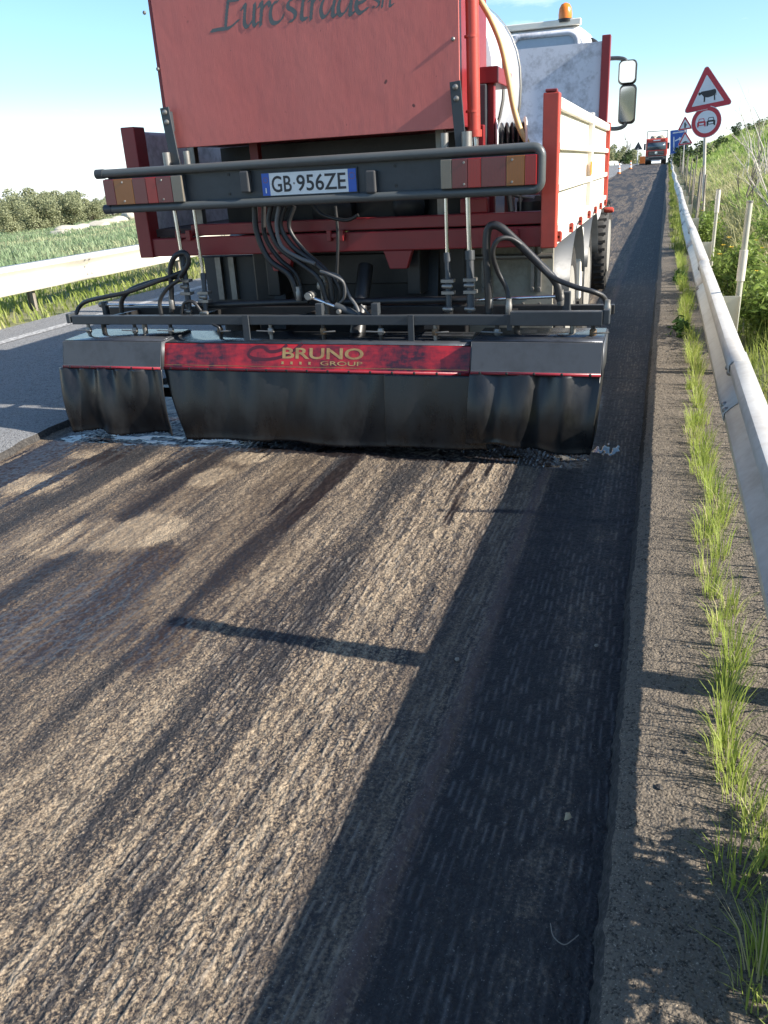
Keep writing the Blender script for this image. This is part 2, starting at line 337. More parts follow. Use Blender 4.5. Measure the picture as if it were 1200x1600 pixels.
def text_mesh(body, name, mat, parent, origin, size, sx=1., shear=0., bold=0., yaw=0., align='LEFT', ext=.0015):
    cu = bpy.data.curves.new(name, 'FONT'); cu.body = body; cu.size = size; cu.shear = shear; cu.offset = bold; cu.extrude = ext; cu.align_x = align; cu.resolution_u = 4
    to = bpy.data.objects.new('text_source', cu); COL.objects.link(to); dg = bpy.context.evaluated_depsgraph_get(); dg.update()
    me = bpy.data.meshes.new_from_object(to.evaluated_get(dg)); bpy.data.objects.remove(to); bpy.data.curves.remove(cu)
    off = wloc(parent); org = Vector(origin); M = Matrix.Translation(org-off) @ Matrix.Rotation(yaw, 4, 'Z') @ Matrix.Rotation(R(90), 4, 'X') @ Matrix.Diagonal((sx, 1, 1, 1))
    me.transform(M); me.materials.clear(); me.materials.append(mat); o = bpy.data.objects.new(name, me); COL.objects.link(o); o.parent = parent; return o

# value noise in numpy
def vnoise(x, y, seed=0):
    xi = np.floor(x).astype(np.int64); yi = np.floor(y).astype(np.int64); fx = x-xi; fy = y-yi
    fx = fx*fx*(3-2*fx); fy = fy*fy*(3-2*fy)
    def hsh(a, b):
        n = (a*374761393+b*668265263+seed*1442695041) & 0xffffffff
        n = ((n ^ (n >> 13))*1274126177) & 0xffffffff; n = n ^ (n >> 16); return (n & 0xffff)/65535.
    return (hsh(xi, yi)*(1-fx)+hsh(xi+1, yi)*fx)*(1-fy)+(hsh(xi, yi+1)*(1-fx)+hsh(xi+1, yi+1)*fx)*fy
def fbm(x, y, seed=0, o=4):
    t = 0; a = .5; s = 0
    for i in range(o): t = t+a*vnoise(x*2**i, y*2**i, seed+i*17); s += a; a *= .55
    return t/s
def sstep(a, b, x): t = np.clip((x-a)/(b-a), 0, 1); return t*t*(3-2*t)

# ------------------------------------------------------------------ terrain and road
def rise(y):
    y = np.asarray(y, float); return .72*sstep(22, 118, y) - .00022*np.clip(y-132, 0, None)**2*(y < 332) - (8.8+.05*(y-332))*(y >= 332)
def terr(x, y):
    x = np.asarray(x, float); y = np.asarray(y, float)
    dl = np.clip(-x-7.6, 0, None); dr = np.clip(x-.95, 0, None)
    z = rise(y)+.02 - .043*dl*(1-np.exp(-dl/14)) + 13*(1-np.exp(-.45*dr/13))
    z = z + (fbm(x*.35, y*.35, 3)-.5)*.30*sstep(0, 4, dl) + (fbm(x*.5, y*.5, 9)-.5)*.35*sstep(0, 2.5, dr)
    mid = (x > -6.93) & (x < .36)
    return np.where(mid, rise(y)-.12, z)
def grid(xs, ys, fz):
    X, Y = np.meshgrid(xs, ys); Z = fz(X, Y); V = np.stack([X, Y, Z], -1).reshape(-1, 3); nx = len(xs); ny = len(ys)
    i = np.arange(ny-1)[:, None]*nx+np.arange(nx-1)[None]; F = np.stack([i, i+1, i+nx+1, i+nx], -1).reshape(-1, 4); return V, F, X, Y
xs = np.concatenate([-np.geomspace(8, 1800, 60)[::-1], np.linspace(-7.6, -6.96, 6), [-6.92, -3, .35, .37], np.linspace(.45, 3, 16), np.geomspace(3.3, 900, 50)])
ys = np.concatenate([-np.geomspace(13, 400, 24)[::-1], np.linspace(-12, 60, 110), np.geomspace(61, 2500, 70)])
V, F, _, _ = grid(xs, ys, terr); struct(mesh_np('ground', V, F, M_GROUND, smooth=True))

XR, XL = 0.0, -3.66       # milled lane
def edgeR(y): return XR-.008+.004*(fbm(y*2., y*0+.5, 31)-.5)*2-.007*sstep(.72, .95, vnoise(y*16, y*0, 5))+.003*(vnoise(y*60, y*0, 6)-.5)*2
def mill(X, Y, fine=True):
    z = rise(Y); wob = .004*np.sin(Y*3.1)+.004*np.sin(Y*7.3+X*5)
    rx = (X+wob)/.0225; i = np.floor(rx); fx = rx-i
    off = np.modf(np.abs(np.sin(i*12.9898)*43758.5453))[0]*.55+i*.37
    yy = Y/(.112+.012*np.sin(i*3.3))+off; jj = np.floor(yy); ph = yy-jj
    hs = lambda k: np.modf(np.abs(np.sin(i*127.1+jj*311.7+k*74.7)*43758.5453))[0]
    ln = .42+.5*hs(1); dash = sstep(0, .10, ph)*(1-sstep(ln, ln+.14, ph))*(hs(2) > .08)*(.5+.5*hs(3))
    ridge = np.exp(-((fx-.5-(hs(4)-.5)*.5)/(.12+.08*hs(5)))**2)*dash*(.35+.65*sstep(.36, .55, fbm(X*7, Y*4, 41, 3)))*(.5+.8*vnoise(X*130, Y*60, 43))
    calm = sstep(-.95, -1.7, X)
    ridge = ridge*(1-.65*calm)
    st = fbm(X*9., Y*.8, 2, 4); g1 = vnoise(X*95, Y*95, 5); g2 = vnoise(X*62, Y*56, 6); g3 = fbm(X*16, Y*14, 8, 3)
    wind = np.exp(-((X+.478+.010*np.sin(Y*2.3)+.016*(fbm(Y*4, Y*0, 77)-.5))/.020)**2)
    h = .0042*ridge + .0026*(st-.5) + (.0052*(g1-.5) + .0060*(g2-.5))*(1-.30*sstep(-.70, -.66, X)) + .0045*(g3-.5) + .009*wind*(.5+g2*.7) - .005*sstep(-.47, -.43, X)
    # tyre and screed tracks running along the road
    for c, wd, d in ((-2.9, .06, .004), (-2.35, .05, .004), (-1.9, .05, .004), (-1.35, .04, .005), (-.93, .035, .004)):
        h = h-d*np.exp(-((X-c-.03*np.sin(Y*.9+c))/wd)**2)*(.4+st)
    # colour: share of bitumen on the dusty stone
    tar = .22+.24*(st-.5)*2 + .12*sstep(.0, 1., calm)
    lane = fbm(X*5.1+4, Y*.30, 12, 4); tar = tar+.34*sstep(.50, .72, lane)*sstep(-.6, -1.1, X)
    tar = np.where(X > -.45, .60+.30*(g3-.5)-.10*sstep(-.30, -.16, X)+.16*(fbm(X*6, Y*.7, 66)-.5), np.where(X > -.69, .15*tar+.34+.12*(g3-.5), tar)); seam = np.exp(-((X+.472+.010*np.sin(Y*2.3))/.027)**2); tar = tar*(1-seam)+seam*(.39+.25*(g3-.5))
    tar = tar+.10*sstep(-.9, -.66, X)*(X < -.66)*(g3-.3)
    tan = lambda cx, cy, a, b: np.exp(-((X-cx)/a)**2-((Y-cy)/b)**2)
    pt = tan(-2.15, 2.92, .20, .20)+.9*tan(-2.45, 2.75, .22, .20)+tan(-2.20, 3.62, .13, .16)+.9*tan(-2.13, 3.95, .13, .12)+.8*tan(-3.15, 3.35, .30, .20)+.6*tan(-3.2, 3.85, .25, .12)
    tar = tar-.50*sstep(.25, .75, pt*(.55+.9*g3))
    upl = sstep(-.9, -1.5, X)*sstep(1.5, 2.2, Y)
    wet = sstep(.34, .80, (tan(-1.93, 2.20, .26, .26)+.9*tan(-1.95, 2.60, .20, .24)+.9*tan(-2.05, 1.95, .28, .22)+.75*tan(-1.5, 2.0, .16, .22)+.6*tan(-1.5, 2.6, .10, .5)+.6*tan(-2.9, 2.5, .4, .25))*(.40+1.2*fbm(X*3.2, Y*2.2, 55)))*.85
    wet = np.maximum(wet, .42*upl*sstep(.46, .62, fbm(X*5.5+2, Y*.8, 57, 4)))
    # fresh emulsion below and behind the spray bar
    frontn = 4.06+.06*(fbm(X*6, X*0, 61)-.5)*2
    drip = sstep(.55, .63, fbm(X*8.5+9, Y*.6, 63, 4)+.10*sstep(2.4, 4.1, Y)-.06)*sstep(2.3, 3.3, Y)*(X < -.75)
    fresh = sstep(frontn-.03, frontn+.03, Y)*(1-sstep(5.2, 6.0, Y))*sstep(-3.58, -3.5, X+.04*g3)*(1-sstep(-.30, -.22, X+.05*g3))
    wet = np.maximum(np.maximum(wet, .62*drip), fresh*.6)
    pud = np.maximum(sstep(.50, .56, tan(-.205, 4.40, .08, .11)*(.05+1.75*vnoise(X*55, Y*26, 90))), fresh*(1-sstep(4.25, 4.29, Y))*sstep(.50, .55, fbm(X*9, Y*15, 87, 4)+.05*(X < -2.1)-.12*(X > -2.1)*(X < -.5))); wet = np.maximum(wet, pud)
    far = sstep(7., 11., Y); tar = tar*(1-far)+far*(np.where(X > -.45, .62, .42)+.18*(fbm(X*4, Y*.25, 88)-.5)); wet = wet*(1-far)
    tar = np.where(fresh > .5, 1., np.maximum(tar, .8*drip))
    # joints across the lane
    for yj in (3.42, 6.05, 8.6, 11.5): tar = tar+.5*np.exp(-((Y-yj-.02*np.sin(X*9))/.018)**2)*(X > -.9); h = h-.004*np.exp(-((Y-yj-.02*np.sin(X*9))/.02)**2)*(X > -.9)
    # against the cut
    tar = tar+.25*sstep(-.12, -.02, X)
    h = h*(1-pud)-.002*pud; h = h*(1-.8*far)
    sm = np.maximum(.70*sstep(-.70, -.655, X+.02*(g3-.5)), .55*sstep(-1.15, -1.9, X+.5*(fbm(X*1.5, Y*.8, 68)-.5)))*(1-.5*np.where(np.abs(X+.472) < .05, 1, 0))  # grain colour also muted over the rail's shadow strip, as it looks in shade
    return z+h, np.clip(ridge, 0, 1), np.clip(tar, 0, 1.2), np.clip(wet, 0, 1), sm, np.clip(seam*(.5+g2), 0, 1)*(Y > -9)
def mill_patch(x0, x1, y0, y1, nx, ny):
    xs = np.linspace(x0, x1, nx); ys = np.linspace(y0, y1, ny); X, Y = np.meshgrid(xs, ys); z, r, t, wt, sm, sea = mill(X, Y)
    V = np.stack([X, Y, z], -1).reshape(-1, 3); i = np.arange(ny-1)[:, None]*nx+np.arange(nx-1)[None]
    F = np.stack([i, i+1, i+nx+1, i+nx], -1).reshape(-1, 4)
    return struct(mesh_np('milled_lane', V, F, M_MILL, smooth=True, attrs={'ridge': r, 'tar': t, 'wet': wt, 'calm': sm, 'seam': sea}))
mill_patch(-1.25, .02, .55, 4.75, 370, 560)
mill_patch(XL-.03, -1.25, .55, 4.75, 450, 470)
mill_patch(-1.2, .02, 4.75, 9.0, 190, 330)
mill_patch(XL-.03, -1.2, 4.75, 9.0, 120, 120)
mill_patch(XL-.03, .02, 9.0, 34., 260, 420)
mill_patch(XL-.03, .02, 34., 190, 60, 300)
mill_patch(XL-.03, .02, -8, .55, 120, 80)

def slab(name, x_edge, x_far, y0, y1, ny, mat, edge_fn, top=.052, nx=14, amp=.0, dips=None):
    ysv = np.linspace(y0, y1, ny); e = edge_fn(ysv); tt = np.linspace(0, 1, nx)**1.0
    X = e[:, None]*(1-tt)+x_far*tt; Y = np.repeat(ysv[:, None], nx, 1)
    Z = rise(Y)+top+amp*(fbm(X*60, Y*60, 21, 3)-.5)*2
    rnd = .012*np.exp(-np.abs(X-e[:, None])/.02); Z = Z-rnd
    V = np.stack([X, Y, Z], -1).reshape(-1, 3); i = np.arange(ny-1)[:, None]*nx+np.arange(nx-1)[None]
    F = np.stack([i, i+1, i+nx+1, i+nx], -1).reshape(-1, 4)
    if x_far < x_edge: F = F[:, ::-1]
    o = struct(mesh_np(name, V, F, mat, smooth=True))
    zt = Z[:, 0]; sgn = 1 if x_far > x_edge else -1
    W = []; lv = (0, .35, .7, 1)
    for k in lv: W.append(np.stack([e-sgn*(.004+.022*k+.008*(vnoise(ysv*45, ysv*0+k*9, 3)-.5)*(k > 0)*(k < 1)), ysv, zt*(1-k)+(rise(ysv)-.03)*k], -1))
    W[0] = np.stack([e, ysv, zt], -1)
    V = np.concatenate(W); j = np.arange(ny-1); F = np.concatenate([np.stack([a*ny+j, a*ny+j+1, (a+1)*ny+j+1, (a+1)*ny+j], -1) for a in range(len(lv)-1)])
    if sgn > 0: F = F[:, ::-1]
    struct(mesh_np('cut_edge', V, F, M_CUT, smooth=True)); return o
slab('road_shoulder', XR, .44, .5, 7.0, 720, M_SHOULD, edgeR, nx=80, amp=.004)
slab('road_shoulder', XR, .44, 7.0, 190, 900, M_SHOULD, edgeR, nx=10)
slab('road_shoulder', XR, .44, -8, .5, 60, M_SHOULD, edgeR, nx=10)
def edgeL(y): return XL+.06*(fbm(y*1.4, y*0+2, 91)-.5)*2+.02*(vnoise(y*9, y*0, 93)-.5)
slab('asphalt_lane', XL, -6.98, -8, 12, 500, M_LANE, edgeL, nx=20)
slab('asphalt_lane', XL, -6.98, 12, 190, 300, M_LANE, edgeL, nx=10)
def strip(name, x0, x1, y0, y1, n, zoff, mat):
    yv = np.linspace(y0, y1, n); zv = rise(yv)+zoff; V = np.concatenate([np.stack([yv*0+x0, yv, zv], -1), np.stack([yv*0+x1, yv, zv], -1)])
    j = np.arange(n-1); struct(mesh_np(name, V, np.stack([j, j+n, j+n+1, j+1], -1), mat))
strip('edge_line', -6.42, -6.27, -8, 190, 200, .057, M_LINE)

# ------------------------------------------------------------------ vegetation helpers
def blades(P, H, W, lean, azim, tint, curl=.5):
    """P (n,3), arrays; three-triangle bent blades"""
    n = len(P); dx = np.cos(azim); dy = np.sin(azim); px, py = -dy, dx
    mid = P+np.stack([dx*lean*H*.35, dy*lean*H*.35, H*.55], -1); tip = P+np.stack([dx*lean*H, dy*lean*H, H*(1-curl*lean*.5)], -1)
    s0 = np.stack([px*W*.5, py*W*.5, W*0], -1)
    V = np.stack([P-s0, P+s0, mid+s0*.75, mid-s0*.75, tip], 1).reshape(-1, 3); k = np.arange(n)[:, None]*5
    Q = k+np.array([[0, 1, 2, 3]]); T = k+np.array([[3, 2, 4]]); return V, [Q, T], np.repeat(tint, 5)
def blade_obj(name, P, H, W, lean, azim, tint, mat, kind='stuff', parent=None, curl=.5):
    V, F, t = blades(P, H, W, lean, azim, tint, curl); o = mesh_np(name, V, F, mat, parent, attrs={'tint': t})
    if kind: o['kind'] = kind
    return o
def U(a, b, n): return RNG.uniform(a, b, n)
def tufts(cx, cy, nb, rad, hmin, hmax, wid):
    P = []; H = []; T = []; A_ = []; Lq = []
    for x, y, n, r, s in zip(cx, cy, nb, rad, RNG.uniform(.7, 1.15, len(cx))):
        a = U(0, 2*math.pi, n); q = r*np.sqrt(U(0, 1, n)); X = x+q*np.cos(a)*.8; Y = y+q*np.sin(a); P.append(np.stack([X, Y, np.maximum(terr(X, Y), rise(Y)+.045)], -1))
        H.append(U(hmin, hmax, n)*s); T.append(np.clip(U(-.1, .75, n)+RNG.uniform(-.15, .3), 0, 1)); A_.append(a+U(-.6, .6, n)); Lq.append(U(.1, .9, n)*.8)
    return [np.concatenate(q) for q in (P, H, A_, T, Lq)]
# --- tufts along the shoulder edge
ys1 = []; y = .9
while y < 14: ys1.append(y); y += random.uniform(.06, .14) if (fbm(np.array(y*1.7), np.array(.3), 5) > .42) else random.uniform(.18, .30)
ys1 = np.array(ys1); cx = .275+U(-.035, .045, len(ys1))+.02*np.sin(ys1*2.2)
P, H, AZ, T, LN = tufts(cx, ys1, [52]*len(ys1), U(.025, .07, len(ys1)), .05, .18, .004)
o = blade_obj('grass_tufts', P, H, U(.002, .0045, len(P)), LN, AZ, T, M_TUFT); tag(o, 'strip of bright yellow-green grass tufts along the shoulder below the right guardrail', 'grass')
ys2 = np.sort(U(14, 120, 420)); P, H, AZ, T, LN = tufts(.28+U(-.07, .10, 420), ys2, [26]*420, U(.05, .14, 420), .08, .24, .01)
o = blade_obj('grass_tufts', P, H, U(.006, .014, len(P)), LN, AZ, T, M_VERGE); tag(o, 'distant grass tufts along the far stretch of the right shoulder', 'grass')
# --- green verge right behind the guardrail
n = 15000; X = .48+2.0*U(0, 1, n)**1.3; Y = 1.2+22*U(0, 1, n)**1.7; P = np.stack([X, Y, terr(X, Y)], -1)
o = blade_obj('verge_grass', P, U(.12, .34, n)*(1-.4*(X < .7)), U(.005, .012, n), U(.1, .8, n), U(0, 6.28, n), np.clip(fbm(X*2, Y*.8, 4)*1.3-.3+U(-.2, .3, n), 0, 1), M_VERGE)
tag(o, 'green roadside grass behind the right guardrail', 'grass')
# --- tall straw coloured grass at the foot of the bank
n = 15000; Y = 8+42*U(0, 1, n)**1.5; X = 1.0+U(0, 1, n)**1.1*(1.0+.045*Y)*.75; P = np.stack([X, Y, terr(X, Y)], -1); keep = fbm(X*1.1, Y*.6, 71) > .40; P = P[keep]; n = len(P)
o = blade_obj('dry_grass', P, U(.2, .55, n), U(.005, .012, n)*(1+P[:, 1]*.03), U(.2, 1.0, n), U(0, 6.28, n), U(0, 1, n), M_DRY)
tag(o, 'tall straw-coloured dry grass at the foot of the right bank', 'grass')
# --- hillside grass
n = 52000; Y = 14+150*U(0, 1, n)**1.5; X = 1.4+(2.5+.14*Y)*U(0, 1, n); P = np.stack([X, Y, terr(X, Y)], -1)
o = blade_obj('hill_grass', P, U(.15, .48, n)*(.8+.6*fbm(X*.5, Y*.5, 6)), U(.02, .05, n)*(1+Y*.012), U(.2, 1., n), U(0, 6.28, n), np.clip(fbm(X*.6, Y*.35, 14)*2-.55+U(-.2, .3, n), 0, 1), M_HILLG)
tag(o, 'fresh green grass covering the right hillside', 'grass')
# --- left verge and field
n = 16000; Y = 5+60*U(0, 1, n)**1.6; X = -7.05-3.2*U(0, 1, n); P = np.stack([X, Y, terr(X, Y)], -1)
o = blade_obj('verge_grass', P, U(.07, .22, n)*(.6+.9*fbm(X, Y, 8)), U(.012, .03, n), U(.2, 1., n), U(0, 6.28, n), np.clip(fbm(X*.8, Y*.6, 24)*1.5-.1+U(-.25, .25, n), 0, 1), M_VERGE)
tag(o, 'yellow-green verge grass under the left guardrail', 'grass')
n = 80000; dd = 10+110*U(0, 1, n)**1.25; an = U(R(20), R(52), n); X = -dd*np.sin(an)-1; Y = dd*np.cos(an); k = X < -9; X, Y = X[k], Y[k]; n = len(X); P = np.stack([X, Y, terr(X, Y)], -1)
o = blade_obj('field_herbs', P, U(.08, .26, n)*(.4+1.1*fbm(X*.4, Y*.4, 18)), U(.012, .035, n)*(1+dd[k]*.014), U(.2, 1.1, n), U(0, 6.28, n), np.clip(fbm(X*.22, Y*.22, 34, 3)*2.4-.75+U(-.15, .25, n), 0, 1), M_FIELD)
tag(o, 'grey-green wild herbs covering the field on the left', 'field plants')

def leaf_cloud(C, S, tint, long=1.6, flat=.6):
    """C (n,3) centres, S sizes: diamond leaves in random directions"""
    n = len(C); d = RNG.normal(size=(n, 3)); d[:, 2] = d[:, 2]*flat+.25; d /= np.linalg.norm(d, axis=1)[:, None]
    e = np.cross(d, RNG.normal(size=(n, 3))); e /= np.linalg.norm(e, axis=1)[:, None]
    a = d*(S*long*.5)[:, None]; b = e*(S*.5)[:, None]
    nrm = np.cross(d, e)*(S*.12)[:, None]
    V = np.stack([C-a, C+b*.9+nrm-a*.1, C+a, C-b*.9+nrm-a*.1], 1).reshape(-1, 3); k = np.arange(n)[:, None]*4
    return V, [k+np.array([[0, 1, 2]]), k+np.array([[0, 2, 3]])], np.repeat(tint, 4)
def tree_proto(name, h, rx, nl, ls, mat, seed, trunk=.28, clumps=16, trunk_r=.13):
    rs = np.random.default_rng(seed); root = bpy.data.objects.new(name, None); COL.objects.link(root)
    b = B(); b.tube([(0, 0, -.3), (.05*h*rs.uniform(-1, 1), .05*h*rs.uniform(-1, 1), h*trunk*.6), (.06*h*rs.uniform(-1, 1), 0, h*trunk*1.2)], [trunk_r*1.3, trunk_r*.8], 7, 3)
    top = Vector(b.v[-2]); C = []; T = []; S = []
    for k in range(clumps):
        a = rs.uniform(0, 6.28); q = rx*math.sqrt(rs.uniform(.02, 1))*.8; zc = h*(trunk+.18+(1-trunk-.28)*rs.uniform(.0, 1))*(1-.18*(q/rx)**2)
        c = np.array([q*math.cos(a), q*math.sin(a), zc]); r = rx*rs.uniform(.24, .44); nn = nl//clumps
        b.tube([(0, 0, h*trunk*.8), (c[0]*.5, c[1]*.5, (h*trunk+zc)*.48), tuple(c)], [trunk_r*.4, trunk_r*.08], 5, 2)
        d = rs.normal(size=(nn, 3)); d /= np.linalg.norm(d, axis=1)[:, None]; rad = r*rs.uniform(.35, 1.1, nn)**.6
        C.append(c+d*rad[:, None]*np.array([1, 1, .8])); T.append(np.clip(rs.uniform(.1, .9)*.5+rs.uniform(0, .55, nn), 0, 1)); S.append(rs.uniform(.6, 1.2, nn)*ls)
    b.build('trunk', M_BARK, root); V, F, t = leaf_cloud(np.concatenate(C), np.concatenate(S), np.concatenate(T)); cr = mesh_np('crown', V, F, mat, root, attrs={'tint': t})
    return root

# ------------------------------------------------------------------ trees and shrubs
def place(proto, first, x, y, s, rz, label, cat, group=None, zoff=0.):
    o = proto if first else copy_tree(proto); o.location = (x, y, float(terr(x, y))+zoff); o.scale = (s, s, s); o.rotation_euler = (0, 0, rz); tag(o, label, cat, group); return o
ORD = ['leftmost', 'second', 'third', 'fourth', 'fifth', 'sixth', 'seventh', 'eighth', 'ninth', 'tenth', 'eleventh', 'twelfth', 'thirteenth', 'fourteenth']
protos = [tree_proto('olive_tree', 4.0, 2.5, 5200, .16, M_OLIVEL, 11+k, trunk=.06, clumps=22) for k in range(3)]; used = set()
spots = []
for px, dist, s in ((-14, 84, .95), (6, 74, .82), (26, 86, 1.0), (44, 92, 1.28), (58, 78, .92), (74, 84, .98), (92, 90, 1.12), (108, 80, .88), (124, 96, 1.0), (140, 92, .78), (158, 100, .74), (176, 112, .8), (198, 116, .8)):
    p = A(px, 330, 1.); k = dist/math.hypot(p.x, p.y); spots.append((p.x*k, p.y*k, s))
for i, (x, y, s) in enumerate(spots):
    k = i % 3; place(protos[k], k not in used, x, y, s*.80, i*1.9, ('leftmost' if i == 0 else ORD[i]+' from the left')+' of the grey-green olive trees beyond the field', 'olive tree', 'olive grove beyond the left field', -.2); used.add(k)
cyp = tree_proto('cypress_tree', 7.5, .75, 4000, .22, M_DARKL, 40, trunk=.02, clumps=60); p = A(126, 330, 1.); k = 150/math.hypot(p.x, p.y)
place(cyp, True, p.x*k, p.y*k, .62, 0, 'slim dark cypress poking above the olive grove', 'cypress')
# bushes along the far left verge
bp = [tree_proto('far_bush', 2.4, 1.5, 1300, .17, M_OLIVEL, 50, trunk=.08, clumps=12, trunk_r=.05), tree_proto('far_bush', 2.2, 1.4, 1300, .17, M_DARKL, 51, trunk=.08, clumps=12, trunk_r=.05)]
lab = ['pale round bush on the far left verge, nearest the truck side boards', 'dark green bush on the far left verge left of the bare tree', 'pale scrubby bush behind the first traffic cone', 'small dark bush right of the bare tree on the far left verge', 'pale bush behind the warning sign on the far left verge', 'low pale bush at the end of the far left verge']
usedb = set()
for i, (px, d, kk, s) in enumerate(((946, 140, 0, 1.25), (957, 152, 1, 1.15), (967, 168, 0, 1.5), (978, 188, 1, 1.4), (988, 212, 0, 1.8), (998, 242, 0, 1.9))):
    p = A(px, 255, d); place(bp[kk], kk not in usedb, p.x-.6, d, s, i*1.3, lab[i], 'bush', 'bushes on the far left verge', .2); usedb.add(kk)
def bare_tree(name, base, stems, mat, seed, label, cat, depth=3):
    rs = random.Random(seed); root = thing(name, label, cat, base)
    def grow(b, p, d, ln, r, lev):
        pts = [p]; q = Vector(p); dd = Vector(d)
        for k in range(4):
            dd = (dd+Vector((rs.uniform(-.14, .14), rs.uniform(-.14, .14), rs.uniform(-.04, .1)))).normalized(); q = q+dd*ln/4; pts.append(q.copy())
        b.tube(pts, [r, r*.45], 5, 2)
        if lev > 0:
            for k in range(rs.randint(2, 4)):
                j = rs.randint(1, 4); nd_ = (dd+Vector((rs.uniform(-.8, .8), rs.uniform(-.8, .8), rs.uniform(0, .6)))).normalized(); grow(b, pts[j], nd_, ln*rs.uniform(.4, .65), r*.5, lev-1)
    for (dx, dy, dz, ln, r) in stems:
        b = B(); grow(b, Vector(base)+Vector((rs.uniform(-.05, .05), rs.uniform(-.05, .05), -.05)), Vector((dx, dy, dz)).normalized(), ln, r, depth); b.build('stem', mat, root)
    return root
def gpt(px, py, Y): q = A(px, py, Y); return (q.x, Y, float(terr(q.x, Y)))
bare_tree('bare_shrub', gpt(1225, 300, 15.), [(-.30, .1, .9, 1.2, .018), (-.2, .2, 1, 1.25, .016), (-.42, 0, .8, 1.0, .015), (-.05, .2, 1, 1.1, .014)], M_TWIG, 3, 'pale leafless shrub leaning over the dry grass at the right edge', 'shrub', 2)
bare_tree('bare_shrub', gpt(1160, 330, 19.), [(0, .1, 1, 1.3, .026), (-.12, 0, 1, .8, .014), (.3, 0, .9, 1.0, .016)], M_BARK, 5, 'thin dark-stemmed bare shrub on the bank right of the cow sign', 'shrub', 2)
bare_tree('bare_shrub', gpt(1190, 300, 24.), [(-.15, .1, 1, 1.4, .022), (.1, 0, 1, 1.5, .022), (-.25, .1, .8, 1.2, .02)], M_TWIG, 8, 'pale bare shrub higher on the bank behind the other shrubs', 'shrub', 2)
q = A(981, 250, 190.); bare_tree('bare_tree', (q.x-.5, 190., float(terr(q.x-.5, 190.))), [(0, 0, 1, 4.6, .13), (.3, 0, 1, 3.6, .09), (-.3, .2, 1, 3.4, .08)], M_BARK, 6, 'far grey leafless tree on the left verge before the warning sign', 'tree', 3)
# hill-top scrub
hp = tree_proto('hill_bush', 1.5, 1.0, 700, .13, M_DARKL, 60, trunk=.06, clumps=9, trunk_r=.04); hp2 = tree_proto('hill_bush', 1.3, 1.0, 700, .13, M_OLIVEL, 61, trunk=.06, clumps=9, trunk_r=.04)
hl = ['dark bush on the bank directly behind the round sign', 'pale bush on the bank just right of the round sign', 'dark low bush on the hill skyline between sign and shrubs', 'dark bush on the skyline above the bare shrubs', 'pale bush near the right edge of the hill skyline', 'dark bush at the foot of the bank behind the blue sign', 'pale bush beside the far end of the right guardrail']
for i, (px, py, Y, kk, s) in enumerate(((1078, 232, 70., 0, 1.3), (1098, 232, 75., 1, .9), (1126, 220, 78., 0, .7), (1158, 206, 84., 0, .9), (1190, 192, 80., 1, .8), (1064, 243, 92., 0, 1.3), (1056, 250, 100., 1, 1.0))):
    q = A(px, py, Y); place(hp if kk == 0 else hp2, (i in (0, 1)), q.x, Y, s, i*2.1, hl[i], 'bush', 'bushes on the right bank', -.1)
# leafy flowering bushes behind the rail
def leafy_bush(name, c, rx, ry, h, nl, ls, label, flowers=0, mat=M_BUSHL, seed=1):
    rs = np.random.default_rng(seed); root = thing(name, label, 'bush', (c[0], c[1], float(terr(*c)))); base = Vector(root.location)
    b = B(); C = []; T = []
    for k in range(22):
        a = rs.uniform(0, 6.28); q = math.sqrt(rs.uniform(0, 1)); top = Vector((c[0]+q*rx*math.cos(a), c[1]+q*ry*math.sin(a), base.z+h*(1-.45*q*q)*rs.uniform(.75, 1.08)))
        b.tube([base+Vector((q*rx*.35*math.cos(a), q*ry*.5*math.sin(a), 0)), (base*.4+top*.6), top], [.006, .002], 4, 3)
        nn = nl//22; t = rs.uniform(.15, 1.05, nn)**.7; P = np.array(base)[None]*(1-t[:, None])+np.array(top)[None]*t[:, None]; P[:, :2] += rs.normal(size=(nn, 2))*rx*.20; P[:, 2] += rs.normal(size=nn)*.04
        C.append(P); T.append(np.clip(rs.uniform(0, 1, nn)*.6+t*.4+rs.uniform(-.2, .2), 0, 1))
    C = np.concatenate(C)-np.array(base); b.build('stems', M_BARK, root)
    V, F, t = leaf_cloud(C, rs.uniform(.6, 1.2, len(C))*ls, np.concatenate(T), 2.6, .6); mesh_np('foliage', V, F, mat, root, attrs={'tint': t})
    for k in range(flowers):
        a = rs.uniform(0, 6.28); q = math.sqrt(rs.uniform(0, 1)); p = base+Vector((q*rx*math.cos(a), q*ry*math.sin(a), h*(1.02-.4*q*q)*rs.uniform(.92, 1.08)))
        fb = B(); n = 7
        for j in range(n):
            t0 = 2*math.pi*j/n; d = Vector((math.cos(t0), math.sin(t0), .35)); e = Vector((-math.sin(t0), math.cos(t0), 0))
            fb.add([p, p+d*.016+e*.008, p+d*.03, p+d*.016-e*.008], [(0, 1, 2, 3)])
        fb.build('flower', M_FLOWER, root)
    return root
leafy_bush('leafy_bush', (.98, 7.3), .36, .7, .62, 3400, .030, 'bright green leafy bush behind the nearest tall pole at the right edge', 3, seed=2)
leafy_bush('leafy_bush', (.78, 9.3), .26, .8, .66, 2600, .030, 'leafy green bush with yellow flowers against the rail between two poles', 9, seed=3)
leafy_bush('leafy_bush', (1.5, 11.2), .4, .8, .7, 1800, .036, 'green bush in the dry grass at the right edge above the first bush', 0, seed=4)
leafy_bush('leafy_bush', (.70, 14.3), .22, .8, .75, 1300, .034, 'green bush beside the foot of the cow sign pole', 5, seed=6)
leafy_bush('roadside_weed', (.72, 1.27), .26, .27, .60, 2000, .026, 'leafy weed behind the rail that shades the shoulder at bottom right', 0, M_WEED, seed=5)
